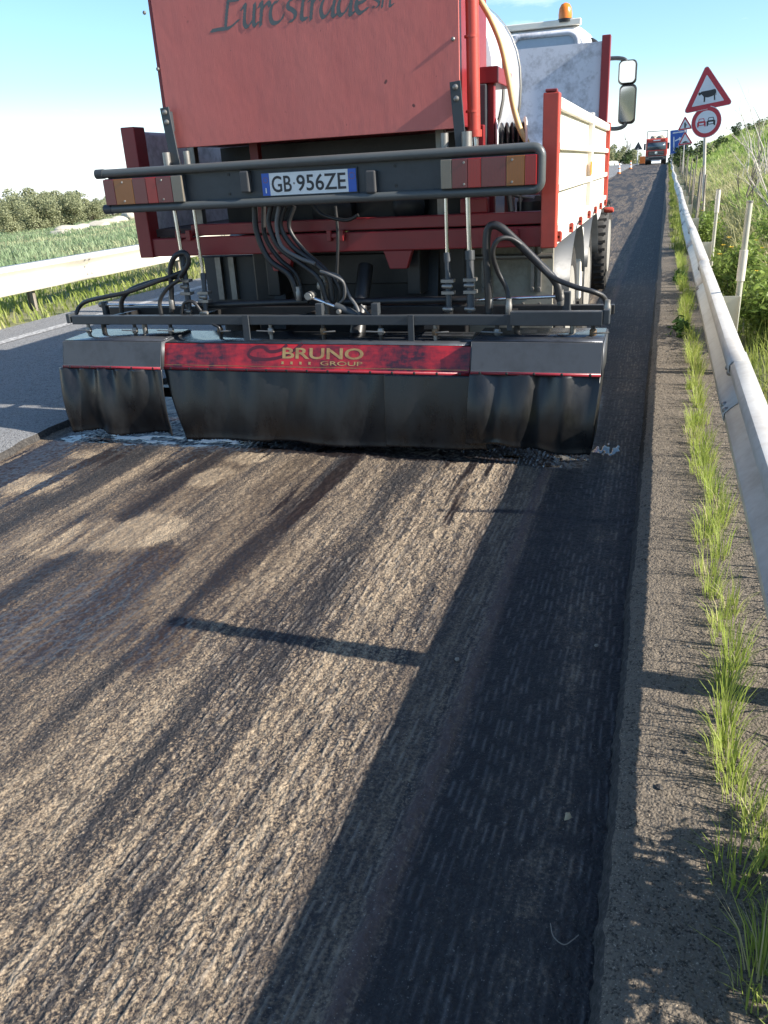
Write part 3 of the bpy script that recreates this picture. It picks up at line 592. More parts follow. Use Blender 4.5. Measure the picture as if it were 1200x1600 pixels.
leafy_bush('roadside_weed', (.20, 7.6), .10, .34, .22, 900, .034, 'dark green leafy weed spreading onto the shoulder', 0, M_WEED, seed=7)
leafy_bush('roadside_weed', (.26, 10.9), .10, .5, .26, 700, .034, 'farther green weed at the shoulder edge past the spreading one', 0, M_WEED, seed=8)
leafy_bush('roadside_weed', (.31, 1.22), .05, .10, .15, 170, .016, 'narrow-leaved weed among the grass tufts at bottom right corner', 1, M_WEED, seed=9)
leafy_bush('roadside_weed', (.34, 3.62), .05, .10, .12, 120, .026, 'small broad-leaved weed under the rail beside the grass tufts', 0, M_WEED, seed=10)
# pale rocks in the field
def rock(c, sx, sy, sz, seed, label):
    import bmesh
    bm = bmesh.new(); bmesh.ops.create_icosphere(bm, subdivisions=3, radius=1); rs = np.random.default_rng(seed)
    pl = [(Vector(rs.normal(size=3)).normalized(), rs.uniform(.55, .9)) for _ in range(9)]
    for v in bm.verts:
        for nrm, d in pl:
            e = v.co.dot(nrm)-d
            if e > 0: v.co -= nrm*e*.85
        v.co = Vector((v.co.x*sx, v.co.y*sy, v.co.z*sz))
    me = bpy.data.meshes.new('rock'); bm.to_mesh(me); bm.free(); me.materials.append(M_ROCK); o = bpy.data.objects.new('field_rock', me); COL.objects.link(o)
    o.location = (c[0], c[1], float(terr(c[0], c[1]))+sz*.25); o.rotation_euler = (0, 0, seed); tag(o, label, 'rock', 'pale rocks in the left field')
for i, (px, d, sx, sy, sz, lb) in enumerate(((88, 52, 1.1, .7, .35, 'low flat pale rock, leftmost in the left field'), (112, 56, 1.5, .9, .6, 'largest pale rock in the field below the olive trees'), (128, 58, .9, .7, .5, 'pale rock touching the right side of the largest field rock'), (152, 62, 1.4, .9, .65, 'pale rock in the field left of the truck tail light'), (168, 66, 1.1, .8, .6, 'pale rock in the field below the left tail light'), (186, 70, 1.3, .9, .8, 'pale rock in the field beside the truck stake post'), (203, 74, 1.3, .9, 1., 'tall pale rock in the field nearest the truck'), (92, 38, .45, .3, .2, 'small pale stone in the field well in front of the rocks'))):
    p = A(px, 345, 1.); k = d/math.hypot(p.x, p.y); rock((p.x*k, p.y*k), sx*.75, sy*.75, sz*.55, i+3, lb)

# ------------------------------------------------------------------ guardrails
W_PROF = [(.075, .350), (.012, .338), (0, .318), (0, .285), (.018, .262), (.066, .215), (.075, .175), (.066, .135), (.018, .088), (0, .065), (0, .032), (.012, .012), (.075, 0)]
def rail(name, label, xf, z0, y0, y1, seg, face, mat, pmat, posts, wob, hgt=1., plate=True):
    root = thing(name, label, 'guardrail', (xf, y0, float(rise(y0))))
    y = y0; k = 0
    while y < y1-.1:
        ye = min(y+seg, y1); n = max(3, int((ye-y)/1.0)+2); b = B(); sv = [y+(ye+.16-y)*i/(n-1) for i in range(n)]; m_ = len(W_PROF); dx = .006 if k % 2 else 0
        V = [(xf+face*(px+dx)+wob(s), s, float(rise(s))+z0+pz*hgt) for s in sv for px, pz in W_PROF]
        F = [(i*m_+j, i*m_+j+1, (i+1)*m_+j+1, (i+1)*m_+j) for i in range(n-1) for j in range(m_-1)]
        b.add(V, F); bo = b.build('beam', mat, root, smooth=True, solid=.003)
        if y < 26:
            bb = B()
            for (oy, oz) in ((.03, .075), (.03, .275), (.13, .075), (.13, .275), (.08, .175)): c = Vector((xf+face*(.008 if oz != .175 else .075)+wob(y), y+oy, float(rise(y))+z0+oz*hgt)); bb.lathe(c+Vector((face*.008, 0, 0)), (-face, 0, 0), [(.016, 0), (.016, .012), (.010, .020), (.003, .022)], 10)
            bb.build_each('bolt', M_STEEL, bo)
        y = ye; k += 1
    for py in posts:
        zb = float(rise(py)); x = xf+face*.082+wob(py); b = B()
        b.box(min(x, x+face*.11), max(x, x+face*.11), py-.003, py+.003, zb-.25, zb+z0+.335*hgt)
        b.box(min(x+face*.104, x+face*.11), max(x+face*.104, x+face*.11), py-.03, py+.03, zb-.25, zb+z0+.335*hgt); b.box(min(x, x+face*.006), max(x, x+face*.006), py-.05, py+.003, zb-.25, zb+z0+.33*hgt)
        b.build('post', pmat, root, bevel=.001)
    return root
POSTS_R = [2.12-4, 2.12, 6.02, 10.0, 14.0, 18, 22, 26, 30, 36, 42, 48, 56, 64, 72, 80, 90, 100]
def wobR(y): return .03*math.sin(y*.33)*max(0, min(1, (y-12)/15))+.05*math.exp(-((y-31)/5)**2)
rail('guardrail', 'weathered galvanised guardrail along the right shoulder beside the grass tufts', .335, .272, -4, 112, 4., 1, M_GALV, M_GALVPLATE, POSTS_R, wobR, .90)
def wobL(y): return 0.
rail('guardrail', 'sunlit pale guardrail beyond the opposite lane on the left', -7.60, .28, -2, 150, 4., -1, M_CREAMRAIL, M_WOOD, [1+4*k for k in range(3)]+[12.6+4*k for k in range(30)], wobL, 1.0)
# reflectors? small caps on the left rail joints
# tall marker poles behind the right rail
def pole(y, x, top, lean, r, label, sleeve, stake=False):
    root = thing('marker_pole', label, 'pole', (x, y, float(terr(x, y))-.1), 'tall poles behind the right guardrail'); z0 = root.location.z; b = B()
    p0 = Vector((x, y, z0)); p1 = Vector((x+lean, y, top+float(rise(y)))); b.cyl(p0, p1, r, 10); b.build('shaft', M_WOOD if stake else M_GALVPLATE, root)
    if sleeve:
        d = p1-p0; a, c = sleeve; B().cyl(p0+d*a, p0+d*c, r*1.35, 12).build('sleeve', M_CREAMRAIL, root)
    B().cyl(p1-(p1-p0).normalized()*.004, p1+(p1-p0).normalized()*.008, r*1.12, 10).build('cap', M_STEEL, root)
    return root
pole(2.10, .545, 1.22, .0, .034, 'pole standing just outside the right edge whose shadow crosses the milled lane', (.6, .75))
pole(6.10, .515, 1.155, .012, .020, 'nearest visible tall metal pole behind the right guardrail', (.60, .76))
pole(10.3, .555, 1.09, .005, .019, 'second tall pole behind the right rail, white sleeve at its top', (.80, 1.0))
pole(14.1, .475, 1.20, .015, .017, 'third pole behind the right rail, dark and leaning, left of the cow sign pole', None, True)
# wire fence with stakes
wf = thing('wire_fence', 'row of thin weathered wooden stakes with wire at the foot of the right bank', 'fence', (.8, 20, float(terr(.8, 20)))); rsf = random.Random(4); tops = []
for k, y in enumerate((17.5, 20, 22.8, 25.5, 28.5, 31.5, 35, 38.5, 42, 46, 51, 57, 64, 72)):
    x = .74+.06*rsf.uniform(-1, 1)+.004*(y-17); z = float(terr(x, y)); h = rsf.uniform(1.05, 1.5); ln = rsf.uniform(-.05, .05)
    B().tube([(x, y, z-.1), (x+ln*.5, y, z+h*.5), (x+ln, y+rsf.uniform(-.05, .05), z+h)], [.022, .016], 6, 2).build('stake', M_WOOD, wf); tops.append((x+ln*.7, y, z))
for f in (.45, .8): B().tube([(x, y, z+f) for x, y, z in tops], .003, 4, 2).build('wire', M_STEEL, wf)

# ------------------------------------------------------------------ road signs
def circle(n, r, cx=0, cz=0): return [(cx+r*math.cos(2*math.pi*k/n), cz+r*math.sin(2*math.pi*k/n)) for k in range(n)]
def rtri(side, rad, n=5):
    h = side*math.sqrt(3)/2; c = [(-side/2, -h/3), (side/2, -h/3), (0, 2*h/3)]; out = []
    for i, (x, z) in enumerate(c):
        s = 1-2*rad/(h*2/3)*1.0; cx, cz = x*s, z*s; a0 = [R(150), R(270), R(30)][i]
        out += [(cx+rad*math.cos(a0+R(120)*k/n), cz+rad*math.sin(a0+R(120)*k/n)) for k in range(n+1)]
    return out
class Plate:                                   # a sign plate: local (u right, v up), facing -Y, with yaw and tilt
    def __init__(s, c, yaw=0., tilt=0.): s.c = Vector(c); s.R = Matrix.Rotation(yaw, 3, 'Z') @ Matrix.Rotation(-tilt, 3, 'Y')
    def fix(s, u, v, w): return s.c+s.R @ Vector((u, w, v))
    def poly(s, name, poly, mat, parent, w0, w1): return B().prism(poly[::-1], w0, w1, s.fix).build(name, mat, parent, smooth=False)
COW = [(-.30, .10), (-.27, .145), (-.235, .12), (-.19, .15), (-.05, .145), (.10, .14), (.22, .15), (.27, .13), (.285, .06), (.28, -.05), (.262, -.05), (.262, .03), (.245, -.02), (.245, -.20), (.20, -.20), (.205, -.04), (.16, -.06), (.02, -.075), (-.07, -.055), (-.09, -.20), (-.135, -.20), (-.125, -.03), (-.165, .03), (-.20, .065), (-.255, .035), (-.285, .05)]
CARP = [(-.12, -.11), (-.12, .02), (-.095, .03), (-.07, .115), (.07, .115), (.095, .03), (.12, .02), (.12, -.11), (.08, -.11), (.08, -.075), (-.08, -.075), (-.08, -.11)]
def sign_cow():
    x, y = .865, 21.; z = float(terr(x, y)); root = thing('road_sign', 'cattle warning triangle above a round no-overtaking sign on one grey pole', 'road sign', (x, y, z))
    B().cyl((x+.02, y+.06, z-.1), (x-.19, y+.06, 3.02), .034, 14).build('pole', M_GALV, root)
    c = A(1105.5, 147, 21.); P = Plate(c, R(-8), R(7)); t = P.poly('warning_triangle', rtri(1.0, .05), M_SIGNRED, root, 0, .02)
    P.poly('border', rtri(1.03, .055), M_SIGNWHITE, t, .003, .018); P.poly('white_field', rtri(.66, .01), M_SIGNWHITE, t, -.004, .0); P.poly('cattle_symbol', [(u*.62, v*.62-.02) for u, v in COW], M_SIGNBLACK, t, -.008, -.004)
    c = A(1103.5, 190.5, 21.); P = Plate(c, R(-14), R(4)); d = P.poly('prohibition_disc', circle(48, .305), M_SIGNRED, root, 0, .02)
    P.poly('border', circle(48, .318), M_SIGNWHITE, d, .003, .018); P.poly('white_field', circle(48, .225), M_SIGNWHITE, d, -.004, .0)
    for cx, mt in ((-.098, M_SIGNRED), (.098, M_SIGNBLACK)):
        P.poly('car_symbol', [(cx+u*.74, -.005+v*.74) for u, v in CARP], mt, d, -.008, -.004)
        P.poly('car_window', [(cx-.052, .026), (cx-.04, .066), (cx+.04, .066), (cx+.052, .026)], M_SIGNWHITE, d, -.0112, -.008)
        P.poly('car_grille', [(cx-.045, -.045), (cx-.05, -.012), (cx+.05, -.012), (cx+.045, -.045)], M_SIGNWHITE, d, -.0112, -.008)
    for zz_ in (2.30, 2.02): B().box(x-.19, x-.07, y+.018, y+.028, zz_, zz_+.03).build('clamp', M_STEEL, root)
sign_cow()
def sign_two():
    x, y = 1.06, 64.; z = float(terr(x, y)); root = thing('road_sign', 'smaller double sign with side road triangle above road hump triangle', 'road sign', (x, y, z))
    B().cyl((x, y+.06, z-.1), (x-.08, y+.06, 3.75), .035, 10).build('pole', M_GALV, root)
    for (px, py, sym) in ((1070.5, 195.5, 0), (1070.5, 219, 1)):
        P = Plate(A(px, py, 64.), R(-6), R(5)); t = P.poly('warning_triangle', rtri(.95, .05), M_SIGNRED, root, 0, .02); P.poly('border', rtri(1.0, .055), M_SIGNWHITE, t, .003, .018); P.poly('white_field', rtri(.66, .02), M_SIGNWHITE, t, -.006, .0)
        if sym == 0:
            P.poly('junction_symbol', [(-.055, -.17), (-.055, .16), (.045, .16), (.045, .03), (.12, .03), (.12, -.03), (.045, -.03), (.045, -.17)], M_SIGNBLACK, t, -.012, -.006)
        else:
            P.poly('hump_symbol', [(-.26, -.17)]+[(-.2+.4*k/10, -.16+.10*math.sin(math.pi*k/10)) for k in range(11)]+[(.26, -.17)], M_SIGNBLACK, t, -.012, -.006)
sign_two()
def sign_blue():
    y = 70.; p = A(1060, 221, y); z = float(terr(p.x, y)); root = thing('road_sign', 'blue rectangular lane sign with white arrow behind the double triangle sign', 'road sign', (p.x, y, z)); P = Plate(p, R(-4), R(4))
    b = P.poly('panel', [(-.55, -.78), (.55, -.78), (.55, .78), (-.55, .78)], M_SIGNBLUE, root, 0, .03)
    P.poly('border', [(-.585, -.815), (.585, -.815), (.585, .815), (-.585, .815)], M_SIGNWHITE, b, .004, .026)
    P.poly('arrow', [(-.36, -.6), (-.36, .36), (-.28, .36), (-.28, -.6)], M_SIGNWHITE, b, -.006, 0); P.poly('arrow', [(-.24, .02), (.05, .12), (.05, .04), (.30, .18), (.05, .30), (.05, .22), (-.24, .10)], M_SIGNWHITE, b, -.006, 0)
    P.poly('legend', [(-.4, .58), (.36, .58), (.36, .66), (-.4, .66)], M_SIGNWHITE, b, -.006, 0)
    for k in range(3): P.poly('legend', [(-.12, -.4-.12*k), (.42, -.4-.12*k), (.42, -.35-.12*k), (-.12, -.35-.12*k)], M_SIGNWHITE, b, -.006, 0)
    for dx in (-.35, .3): B().cyl((p.x+dx, y+.06, z-.2), (p.x+dx-.02, y+.06, p.z+.7), .035, 8).build('pole', M_GALV, root)
sign_blue()
def solve(px, py, X):        # where the sight line meets the plane x = X
    d = FW+RC*((px-600)/FPX)-UC*((py-800)/FPX); return CP+d*(X/d.x)
# far left warning sign seen from behind, cones, orange board
q = A(996.5, 240, 118.); x = q.x; y = 118.; z = float(rise(y))
root = thing('road_sign', 'distant triangular sign seen from behind on the left verge near the orange board', 'road sign', (x, y, z))
B().cyl((x, y, z-.1), (x, y, z+2.0), .06, 8).build('pole', M_SIGNWHITE, root); Plate((x, y-.05, z+2.1), 0, 0).poly('back_plate', rtri(1.1, .05), M_DGREY, root, 0, .03)
q = A(1003.5, 252, 121.); x = q.x; y = 121.; z = float(rise(y)); root = thing('barrier_board', 'small orange barrier board standing left of the oncoming truck', 'barrier', (x, y, z+.0))
B().box(x-.33, x+.33, y, y+.05, z+.12, z+1.0).build('board', M_ORANGE, root, bevel=.01); B().box(x-.36, x+.36, y-.2, y+.25, z, z+.12).build('foot', M_DGREY, root, bevel=.02)
def cone(px, py, X, label):
    Y = 40.
    for _ in range(60):
        d = FW+RC*((px-600)/FPX)-UC*((py-800)/FPX); zt = float(rise(Y))+.052; t = (zt-CAM_H)/d.z; Y = .5*Y+.5*min(max(t*d.y, 20), 125)
    d_ = d*(Y/d.y); x, z = d_.x, float(rise(Y))+.052; root = thing('traffic_cone', label, 'traffic cone', (x, Y, z), 'traffic cones along the left lane')
    prof = [(.14, .03), (.115, .20), (.085, .40), (.05, .62), (.03, .72)]
    B().lathe((x, Y, z), (0, 0, 1), [(.15, .03), (.03, .75), (.005, .755)], 16).build('body', M_ORANGE, root)
    for a, b_ in ((.16, .36), (.46, .62)): r_ = lambda h: .15-.12*(h-.03)/.72+.004; B().lathe((x, Y, z), (0, 0, 1), [(r_(a), a), (r_(b_), b_)], 16).build('reflective_band', M_SIGNWHITE, root)
    B().box(x-.2, x+.2, Y-.2, Y+.2, z, z+.03).build('base', M_DGREY, root, bevel=.008)
cone(967, 272, 0, 'nearest traffic cone on the left lane beyond the side boards'); cone(985, 264.5, 0, 'farther traffic cone on the left lane before the distant sign')

# loose stones: grit on shoulder and lane edge, pale gravel under the rail
def stones(name, X, Y, Z, S, mat, label):
    n = len(X); base = np.array([(1, 0, 0), (-1, 0, 0), (0, 1, 0), (0, -1, 0), (0, 0, 1), (0, 0, -1)], float); T_ = np.array([(0, 2, 4), (2, 1, 4), (1, 3, 4), (3, 0, 4), (2, 0, 5), (1, 2, 5), (3, 1, 5), (0, 3, 5)])
    V = base[None]*(S[:, None, None]*RNG.uniform(.5, 1.1, (n, 6, 1)))*np.array([1, 1, .7]); a = U(0, 6.28, n); ca, sa = np.cos(a)[:, None], np.sin(a)[:, None]
    V = np.stack([V[..., 0]*ca-V[..., 1]*sa, V[..., 0]*sa+V[..., 1]*ca, V[..., 2]], -1)+np.stack([X, Y, Z+S*.25], -1)[:, None]
    o = mesh_np(name, V.reshape(-1, 3), (np.arange(n)[:, None, None]*6+T_[None]).reshape(-1, 3), mat); o['kind'] = 'stuff'; tag(o, label, 'stones')
n = 1500; Y = .8+9*U(0, 1, n)**1.6; X = U(.0, .30, n); stones('loose_grit', X, Y, rise(Y)+.052, U(.0012, .0042, n)*(1+.06*Y), M_CUT, 'fine dark grit scattered over the right shoulder')
n = 2600; Y = .8+12*U(0, 1, n)**1.5; X = U(.33, .50, n); stones('gravel', X, Y, np.maximum(terr(X, Y), rise(Y)+.045)*1., U(.003, .010, n), M_ROCK, 'pale gravel between the grass tufts and the right guardrail')
n = 900; Y = .8+6*U(0, 1, n)**1.5; X = np.concatenate([U(-.08, -.025, 500), U(-1.6, -.1, 400)]); stones('loose_grit', X, Y, rise(Y)+.002, U(.0015, .0045, n), M_CUT, 'loose tarry crumbs along the foot of the cut edge')
# litter on the milled lane
B_ = B(); p = Vector((-.115, 1.56, .012)); B_.add([p+Vector(v) for v in ((-.007, -.012, .002), (.004, -.010, .006), (.009, .004, .001), (.003, .014, .005), (-.006, .010, .007))], [(0, 1, 2, 3, 4)])
tag(B_.build('dry_leaf', M_STRAW, None, solid=.001), 'tiny straw-coloured leaf lying on the shaded milled lane', 'leaf')
pts = [(-.118+.0, 1.255, .010), (-.108, 1.222, .014), (-.086, 1.210, .012), (-.070, 1.225, .013), (-.060, 1.242, .010)]
tag(B().tube(pts, .0012, 5, 4).build('dry_stalk', M_WOOD), 'thin pale curled stalk lying on the dark lane near the bottom', 'twig')
for i, (px, py, s) in enumerate(((932, 1008, .008), (715, 1030, .009), (1078, 1010, .006), (1030, 1230, .010), (1072, 1175, .007))):
    d = FW+RC*((px-600)/FPX)-UC*((py-800)/FPX); zt = .055 if px > 1000 else .008; p = CP+d*((zt-CAM_H)/d.z)
    import bmesh
    bm = bmesh.new(); bmesh.ops.create_icosphere(bm, subdivisions=1, radius=s)
    for v in bm.verts: v.co = Vector((v.co.x*random.uniform(.7, 1.3), v.co.y*random.uniform(.7, 1.4), v.co.z*.6))
    me = bpy.data.meshes.new('pebble'); bm.to_mesh(me); bm.free(); me.materials.append(M_WOOD if i < 3 else M_CUT); o = bpy.data.objects.new('pebble', me); COL.objects.link(o); o.location = p
    tag(o, ['pale pebble on the shaded milled strip near the cut edge', 'pale pebble on the grey ridge of the milled lane', 'pale pebble on the shoulder near the pole shadow', 'dark tarry crumb on the shoulder below the pole shadow', 'small dark crumb on the shoulder nearer the grass'][i], 'pebble')

# ------------------------------------------------------------------ spray truck
TK = thing('spray_truck', 'big red flatbed truck with tar tank and wide rear spray bar', 'truck', (-1.80, 6.0, 0.))
XA, XB = -3.06, -.55
# chassis
b = B(); b.box(-2.30, -2.22, 4.75, 11.4, .78, 1.04); b.box(-1.40, -1.32, 4.75, 11.4, .78, 1.04)
for y in (4.95, 6.2, 7.4, 8.6): b.box(-2.22, -1.40, y, y+.1, .82, 1.0)
b.build_each('chassis_rail', M_BLACK, TK, bevel=.006)
B().box(-2.5, -1.1, 4.98, 5.05, .50, 1.03).build('rear_crossmember', M_BLACK, TK, bevel=.01)
b = B()
for x in (-2.3, -1.3): b.bar((x, 5.0, 1.0), (x+.0, 4.9, .55), .08, .06)
b.build_each('drop_bracket', M_BLACK, TK)
# deck
B().box(XA+.03, XB-.03, 4.66, 8.5, 1.155, 1.200).build('deck', M_DECK, TK)
cb = B().box(XA+.005, XB-.01, 4.60, 4.66, 1.045, 1.150).build('rear_crossbeam', M_RED, TK, bevel=.006)
B().box(XA+.35, XB-.01, 4.625, 4.68, 1.158, 1.222).build('deck_edge_beam', M_RED, TK, bevel=.005)
for px in (288, 525, 795):
    q = A(px, 368, 4.59); l = B(); l.box(q.x-.055, q.x+.055, 4.578, 4.598, q.z-.012, q.z+.012); l.box(q.x-.05, q.x-.025, 4.57, 4.598, q.z-.03, q.z+.03); l.box(q.x+.02, q.x+.05, 4.57, 4.598, q.z-.03, q.z+.03); l.build('latch', M_RED, cb, bevel=.003)
for px in (438, 622):
    q = A(px, 395, 4.62); B().prism([(-.085, .0), (.085, 0), (.05, -.10), (-.05, -.10)], 4.61, 4.66, lambda u, v, w_, q=q: (q.x+u, w_, 1.044+v)).build('lower_bracket', M_RED, TK, bevel=.004)
# uprights under the housing
for px, wd in ((307, .05), (690, .05), (404, .055), (746, .075)):
    q = A(px, 300, 4.75); B().box(q.x-wd/2, q.x+wd/2, 4.74, 4.79, 1.2, 1.66).build('upright', M_RED if wd > .05 else M_STEEL, TK, bevel=.004)
B().box(-2.66, -1.06, 5.02, 5.05, 1.205, 1.645).build('shade_sheet', M_BLACK, TK)  # black sheet added before the tank so the gap below reads as deep shade
for (px, py, r_) in ((640, 322, .10), (520, 330, .13)):
    q = A(px, py, 4.95); B().lathe((q.x, 4.9, q.z), (0, 1, 0), [(r_*.6, 0), (r_, .03), (r_, .3)], 20).build('pump_body', M_BLACK, TK)
# housing with the lettered rear sheet
HX0, HX1, HY, HZ = -2.695, -1.012, 4.50, 1.640
hs = B().box(HX0+.01, HX1-.01, HY+.012, 5.25, HZ+.01, 2.95).build('housing', M_RED, TK, bevel=.01)
pn = B().box(HX0, HX1, HY, HY+.010, HZ, 2.96).build('rear_sheet', M_PANEL, TK, bevel=.003)
B().box(HX0-.022, HX0-.002, HY+.004, HY+.06, HZ-.04, 2.96).build('edge_trim', M_RED, hs, bevel=.004)
bb = B()
for px, py in ((247, 108), (708, 61), (226, 20)):
    q = A(px, py, HY); bb.lathe((q.x, HY, q.z), (0, -1, 0), [(.010, 0), (.010, .006), (.006, .010)], 8)
bb.build_each('rivet', M_STEEL, pn)
# calligraphic lettering drawn with a broad nib
GL = {  # strokes in x-height units
 'u': ([[(.05, .82), (.22, .98), (.22, .30), (.32, .04), (.5, .03), (.75, .32)], [(.78, .98), (.78, .2), (.88, .02), (1.02, .12)]], 1.08),
 'r': ([[(.05, .82), (.22, .98), (.22, .0)], [(.22, .6), (.42, .9), (.62, .97), (.68, .85)]], .74),
 'o': ([[(.5, .98), (.2, .88), (.08, .5), (.2, .1), (.48, .02), (.76, .16), (.88, .52), (.74, .88), (.5, .98)]], 1.0),
 's': ([[(.66, .86), (.45, .98), (.2, .9), (.18, .66), (.42, .52), (.62, .34), (.58, .1), (.32, .02), (.08, .12)]], .78),
 't': ([[(.34, 1.38), (.28, .3), (.36, .05), (.56, .06)], [(.05, .96), (.6, .98)]], .66),
 'a': ([[(.78, .86), (.5, .98), (.2, .8), (.08, .4), (.22, .05), (.46, .12), (.76, .6)], [(.82, .98), (.76, .2), (.86, .02), (1.02, .12)]], 1.06),
 'd': ([[(.78, .86), (.5, .98), (.2, .8), (.08, .4), (.22, .05), (.46, .12), (.76, .6)], [(.84, 1.8), (.76, .2), (.86, .02), (1.02, .12)]], 1.06),
 'e': ([[(.10, .45), (.5, .52), (.74, .72), (.62, .96), (.36, .94), (.12, .62), (.12, .25), (.36, .02), (.72, .18)]], .84),
 'l': ([[(.2, 1.85), (.2, .2), (.32, .02), (.48, .1)]], .48),
 'E': ([[(.60, 2.3), (.46, 1.1), (.40, .12)], [(-.42, .0), (.0, .03), (.62, .05), (1.15, .34)], [(.10, 2.1), (.7, 2.28), (1.5, 2.4), (1.62, 2.2)], [(.5, 1.30), (1.0, 1.30), (1.25, 1.34)]], 1.42), ' ': ([], .4)}
def lettering(word, p0, xh, slant, nib, parent, y, mat, adv0=0., count=[0]):
    V = []; F = []; ad = adv0; ca, sa = math.cos(R(38)), math.sin(R(38))
    for ch, sc in word:
        st, wd = GL[ch]
        for pl in st:
            pts = [Vector((ad+sc*(u+slant*v), sc*v, 0)) for u, v in pl]; pts = spline(pts, 6) if len(pts) > 2 else pts; off = nib*sc/2
            for i in range(len(pts)-1):
                a, c = pts[i], pts[i+1]; k = len(V); count[0] += 1; yy = y-.0006-.000012*(count[0] % 120)
                d = (c-a).normalized()*.02; a2, c2 = a-d, c+d; n1 = Vector((-ca*off, -sa*off, 0)); t = Vector((sa, -ca, 0))*.035*sc
                for q in (a2+n1-t, a2-n1-t, c2-n1+t, c2+n1+t): V.append((p0.x+q.x*xh, yy, p0.z+q.y*xh))
                F.append((k, k+1, k+2, k+3))
        ad += wd*sc*LSP
    b = B(); b.add(V, F); return b.build('lettering', mat, parent, smooth=False), ad
p0 = A(342, 47, HY); p0.z += 0
W1 = [('E', 1.0)]+[(c, 1.) for c in 'urostrade']
end = A(566, 13, HY); w_ems = sum(GL[c][1]*s*.8 for c, s in W1); XH = .098; LSP = (A(574, 13, HY).x-p0.x)/(w_ems/.8*XH)
lettering(W1, p0, XH, .2, .235, pn, HY, M_LETTER)
lettering([('s', .62), ('r', .62), ('l', .62)], A(580, 13, HY), XH, .22, .24, pn, HY, M_LETTER)
# straps
for (x0, y0, x1, y1) in ((257, 168, 276, 262), (711, 127, 721, 238)):
    q0, q1 = A(x0, y0, 4.455), A(x1, y1, 4.455); s = B().bar(q0, q1, .055, .012).build('strap', M_DGREY, TK, bevel=.002); bb = B()
    for f in (.08, .24): c = q0.lerp(q1, f); bb.lathe((c.x, 4.449, c.z), (0, -1, 0), [(.014, 0), (.013, .008), (.006, .013)], 10)
    bb.build_each('bolt', M_STEEL, s); B().box(q0.x-.02, q0.x+.02, 4.461, 4.499, q0.z-.12, q0.z-.02).build('standoff', M_DGREY, s)
# right corner column and frame
q = A(735, 0, 4.56); q2 = A(741, 214, 4.56); c = B(); c.cyl(q2, (q.x, 4.56, 2.95), .033, 16); c.build('corner_pipe', M_REDORANGE, TK)
c = B(); c.cyl(A(741, 203, 4.56), q2, .040, 16); c.cyl(A(737, 55, 4.56), A(737, 59, 4.56), .037, 14); c.cyl(A(739, 172, 4.56), A(739, 176, 4.56), .037, 14); c.build_each('pipe_collar', M_REDORANGE, TK)
B().cyl(q2, A(743, 240, 4.56), .022, 12).build('pipe_stub', M_CHROME, TK)
q = A(752, 180, 4.85); B().box(q.x-.03, q.x+.03, 4.83, 4.9, 1.2, 1.86).build('hose_box', M_DGREY, TK, bevel=.006)
q = A(766, 180, 4.9); B().box(q.x-.02, q.x+.025, 4.88, 4.93, 1.2, 1.87).build('frame_post', M_RED, TK, bevel=.004)
q = A(760, 122, 4.9); B().box(q.x-.09, q.x+.07, 4.85, 5.3, q.z-.03, q.z+.05).build('frame_shelf', M_RED, TK, bevel=.005)
q = A(735, 315, 4.66); B().box(q.x-.06, q.x+.09, 4.67, 4.74, 1.222, 1.30).build('foot_block', M_RED, TK, bevel=.006)
# tank
TX, TZ, TW, THH = -1.86, 1.93, .90, .64
def ell(w_, h_, y, n=48): return [(TX+w_*math.copysign(abs(math.cos(t))**.85, math.cos(t)), y, TZ+h_*math.copysign(abs(math.sin(t))**.85, math.sin(t))) for t in [2*math.pi*k/n for k in range(n)]]
V = []; rows = [(.3, 5.24), (.72, 5.27), (.95, 5.33), (1, 5.40), (1, 6.12), (.94, 6.2), (.72, 6.26), (.3, 6.3)]
for f, y in rows: V += ell(TW*f, THH*f, y)
F = [(i*48+k, i*48+(k+1) % 48, (i+1)*48+(k+1) % 48, (i+1)*48+k) for i in range(len(rows)-1) for k in range(48)]+[tuple(range(47, -1, -1)), tuple(7*48+k for k in range(48))]
tk = B().add(V, F).build('tank', M_TANK, TK, smooth=True)
for y in (5.42, 6.05):
    V = ell(TW+.008, THH+.008, y)+ell(TW+.008, THH+.008, y+.05); B().add(V, [(k, (k+1) % 48, 48+(k+1) % 48, 48+k) for k in range(48)]).build('band', M_STEEL, tk, smooth=True, solid=.004)
b = B(); b.box(-2.4, -1.3, 5.5, 6.1, 1.2, 1.45); b.build('tank_cradle', M_RED, TK)
b = B(); b.box(-1.05, -.90, 6.6, 7.3, 1.2, 1.55); b.build('valve_cabinet', M_RED, TK, bevel=.01)
# hose reel and yellow hose
q = A(797, 212, 4.95); rl = thing_part = None
for dx in (-.085, .075): B().lathe((q.x+dx, 4.95, q.z-.03), (1, .25, 0), [(.115, 0), (.125, .006), (.115, .012)], 28).build('reel_flange', M_WHITE, TK)
b = B()
for k in range(5): b.lathe((q.x-.06+.028*k, 4.95+.007*k, q.z-.03), (1, .25, 0), [(.075, 0), (.095, .006), (.100, .013), (.095, .020), (.075, .026)], 24)
b.build('reel_hose', M_HOSE, TK)
b = B(); b.bar((q.x, 4.95, 1.2), (q.x, 4.95, q.z-.03), .05, .05); b.build('reel_stand', M_RED, TK)
B().tube([A(x, y, 4.86) for x, y in ((738, -40), (748, -5), (766, 28), (783, 70), (794, 120), (802, 165), (812, 200), (824, 224), (830, 250))], .0155, 12).build('yellow_hose', M_YHOSE, TK)
b = B(); 
for x0, y0, x1, y1, r_ in ((790, 260, 800, 330, .02), (812, 265, 815, 332, .014), (775, 300, 835, 310, .012)): b.cyl(A(x0, y0, 4.9), A(x1, y1, 4.9), r_, 10)
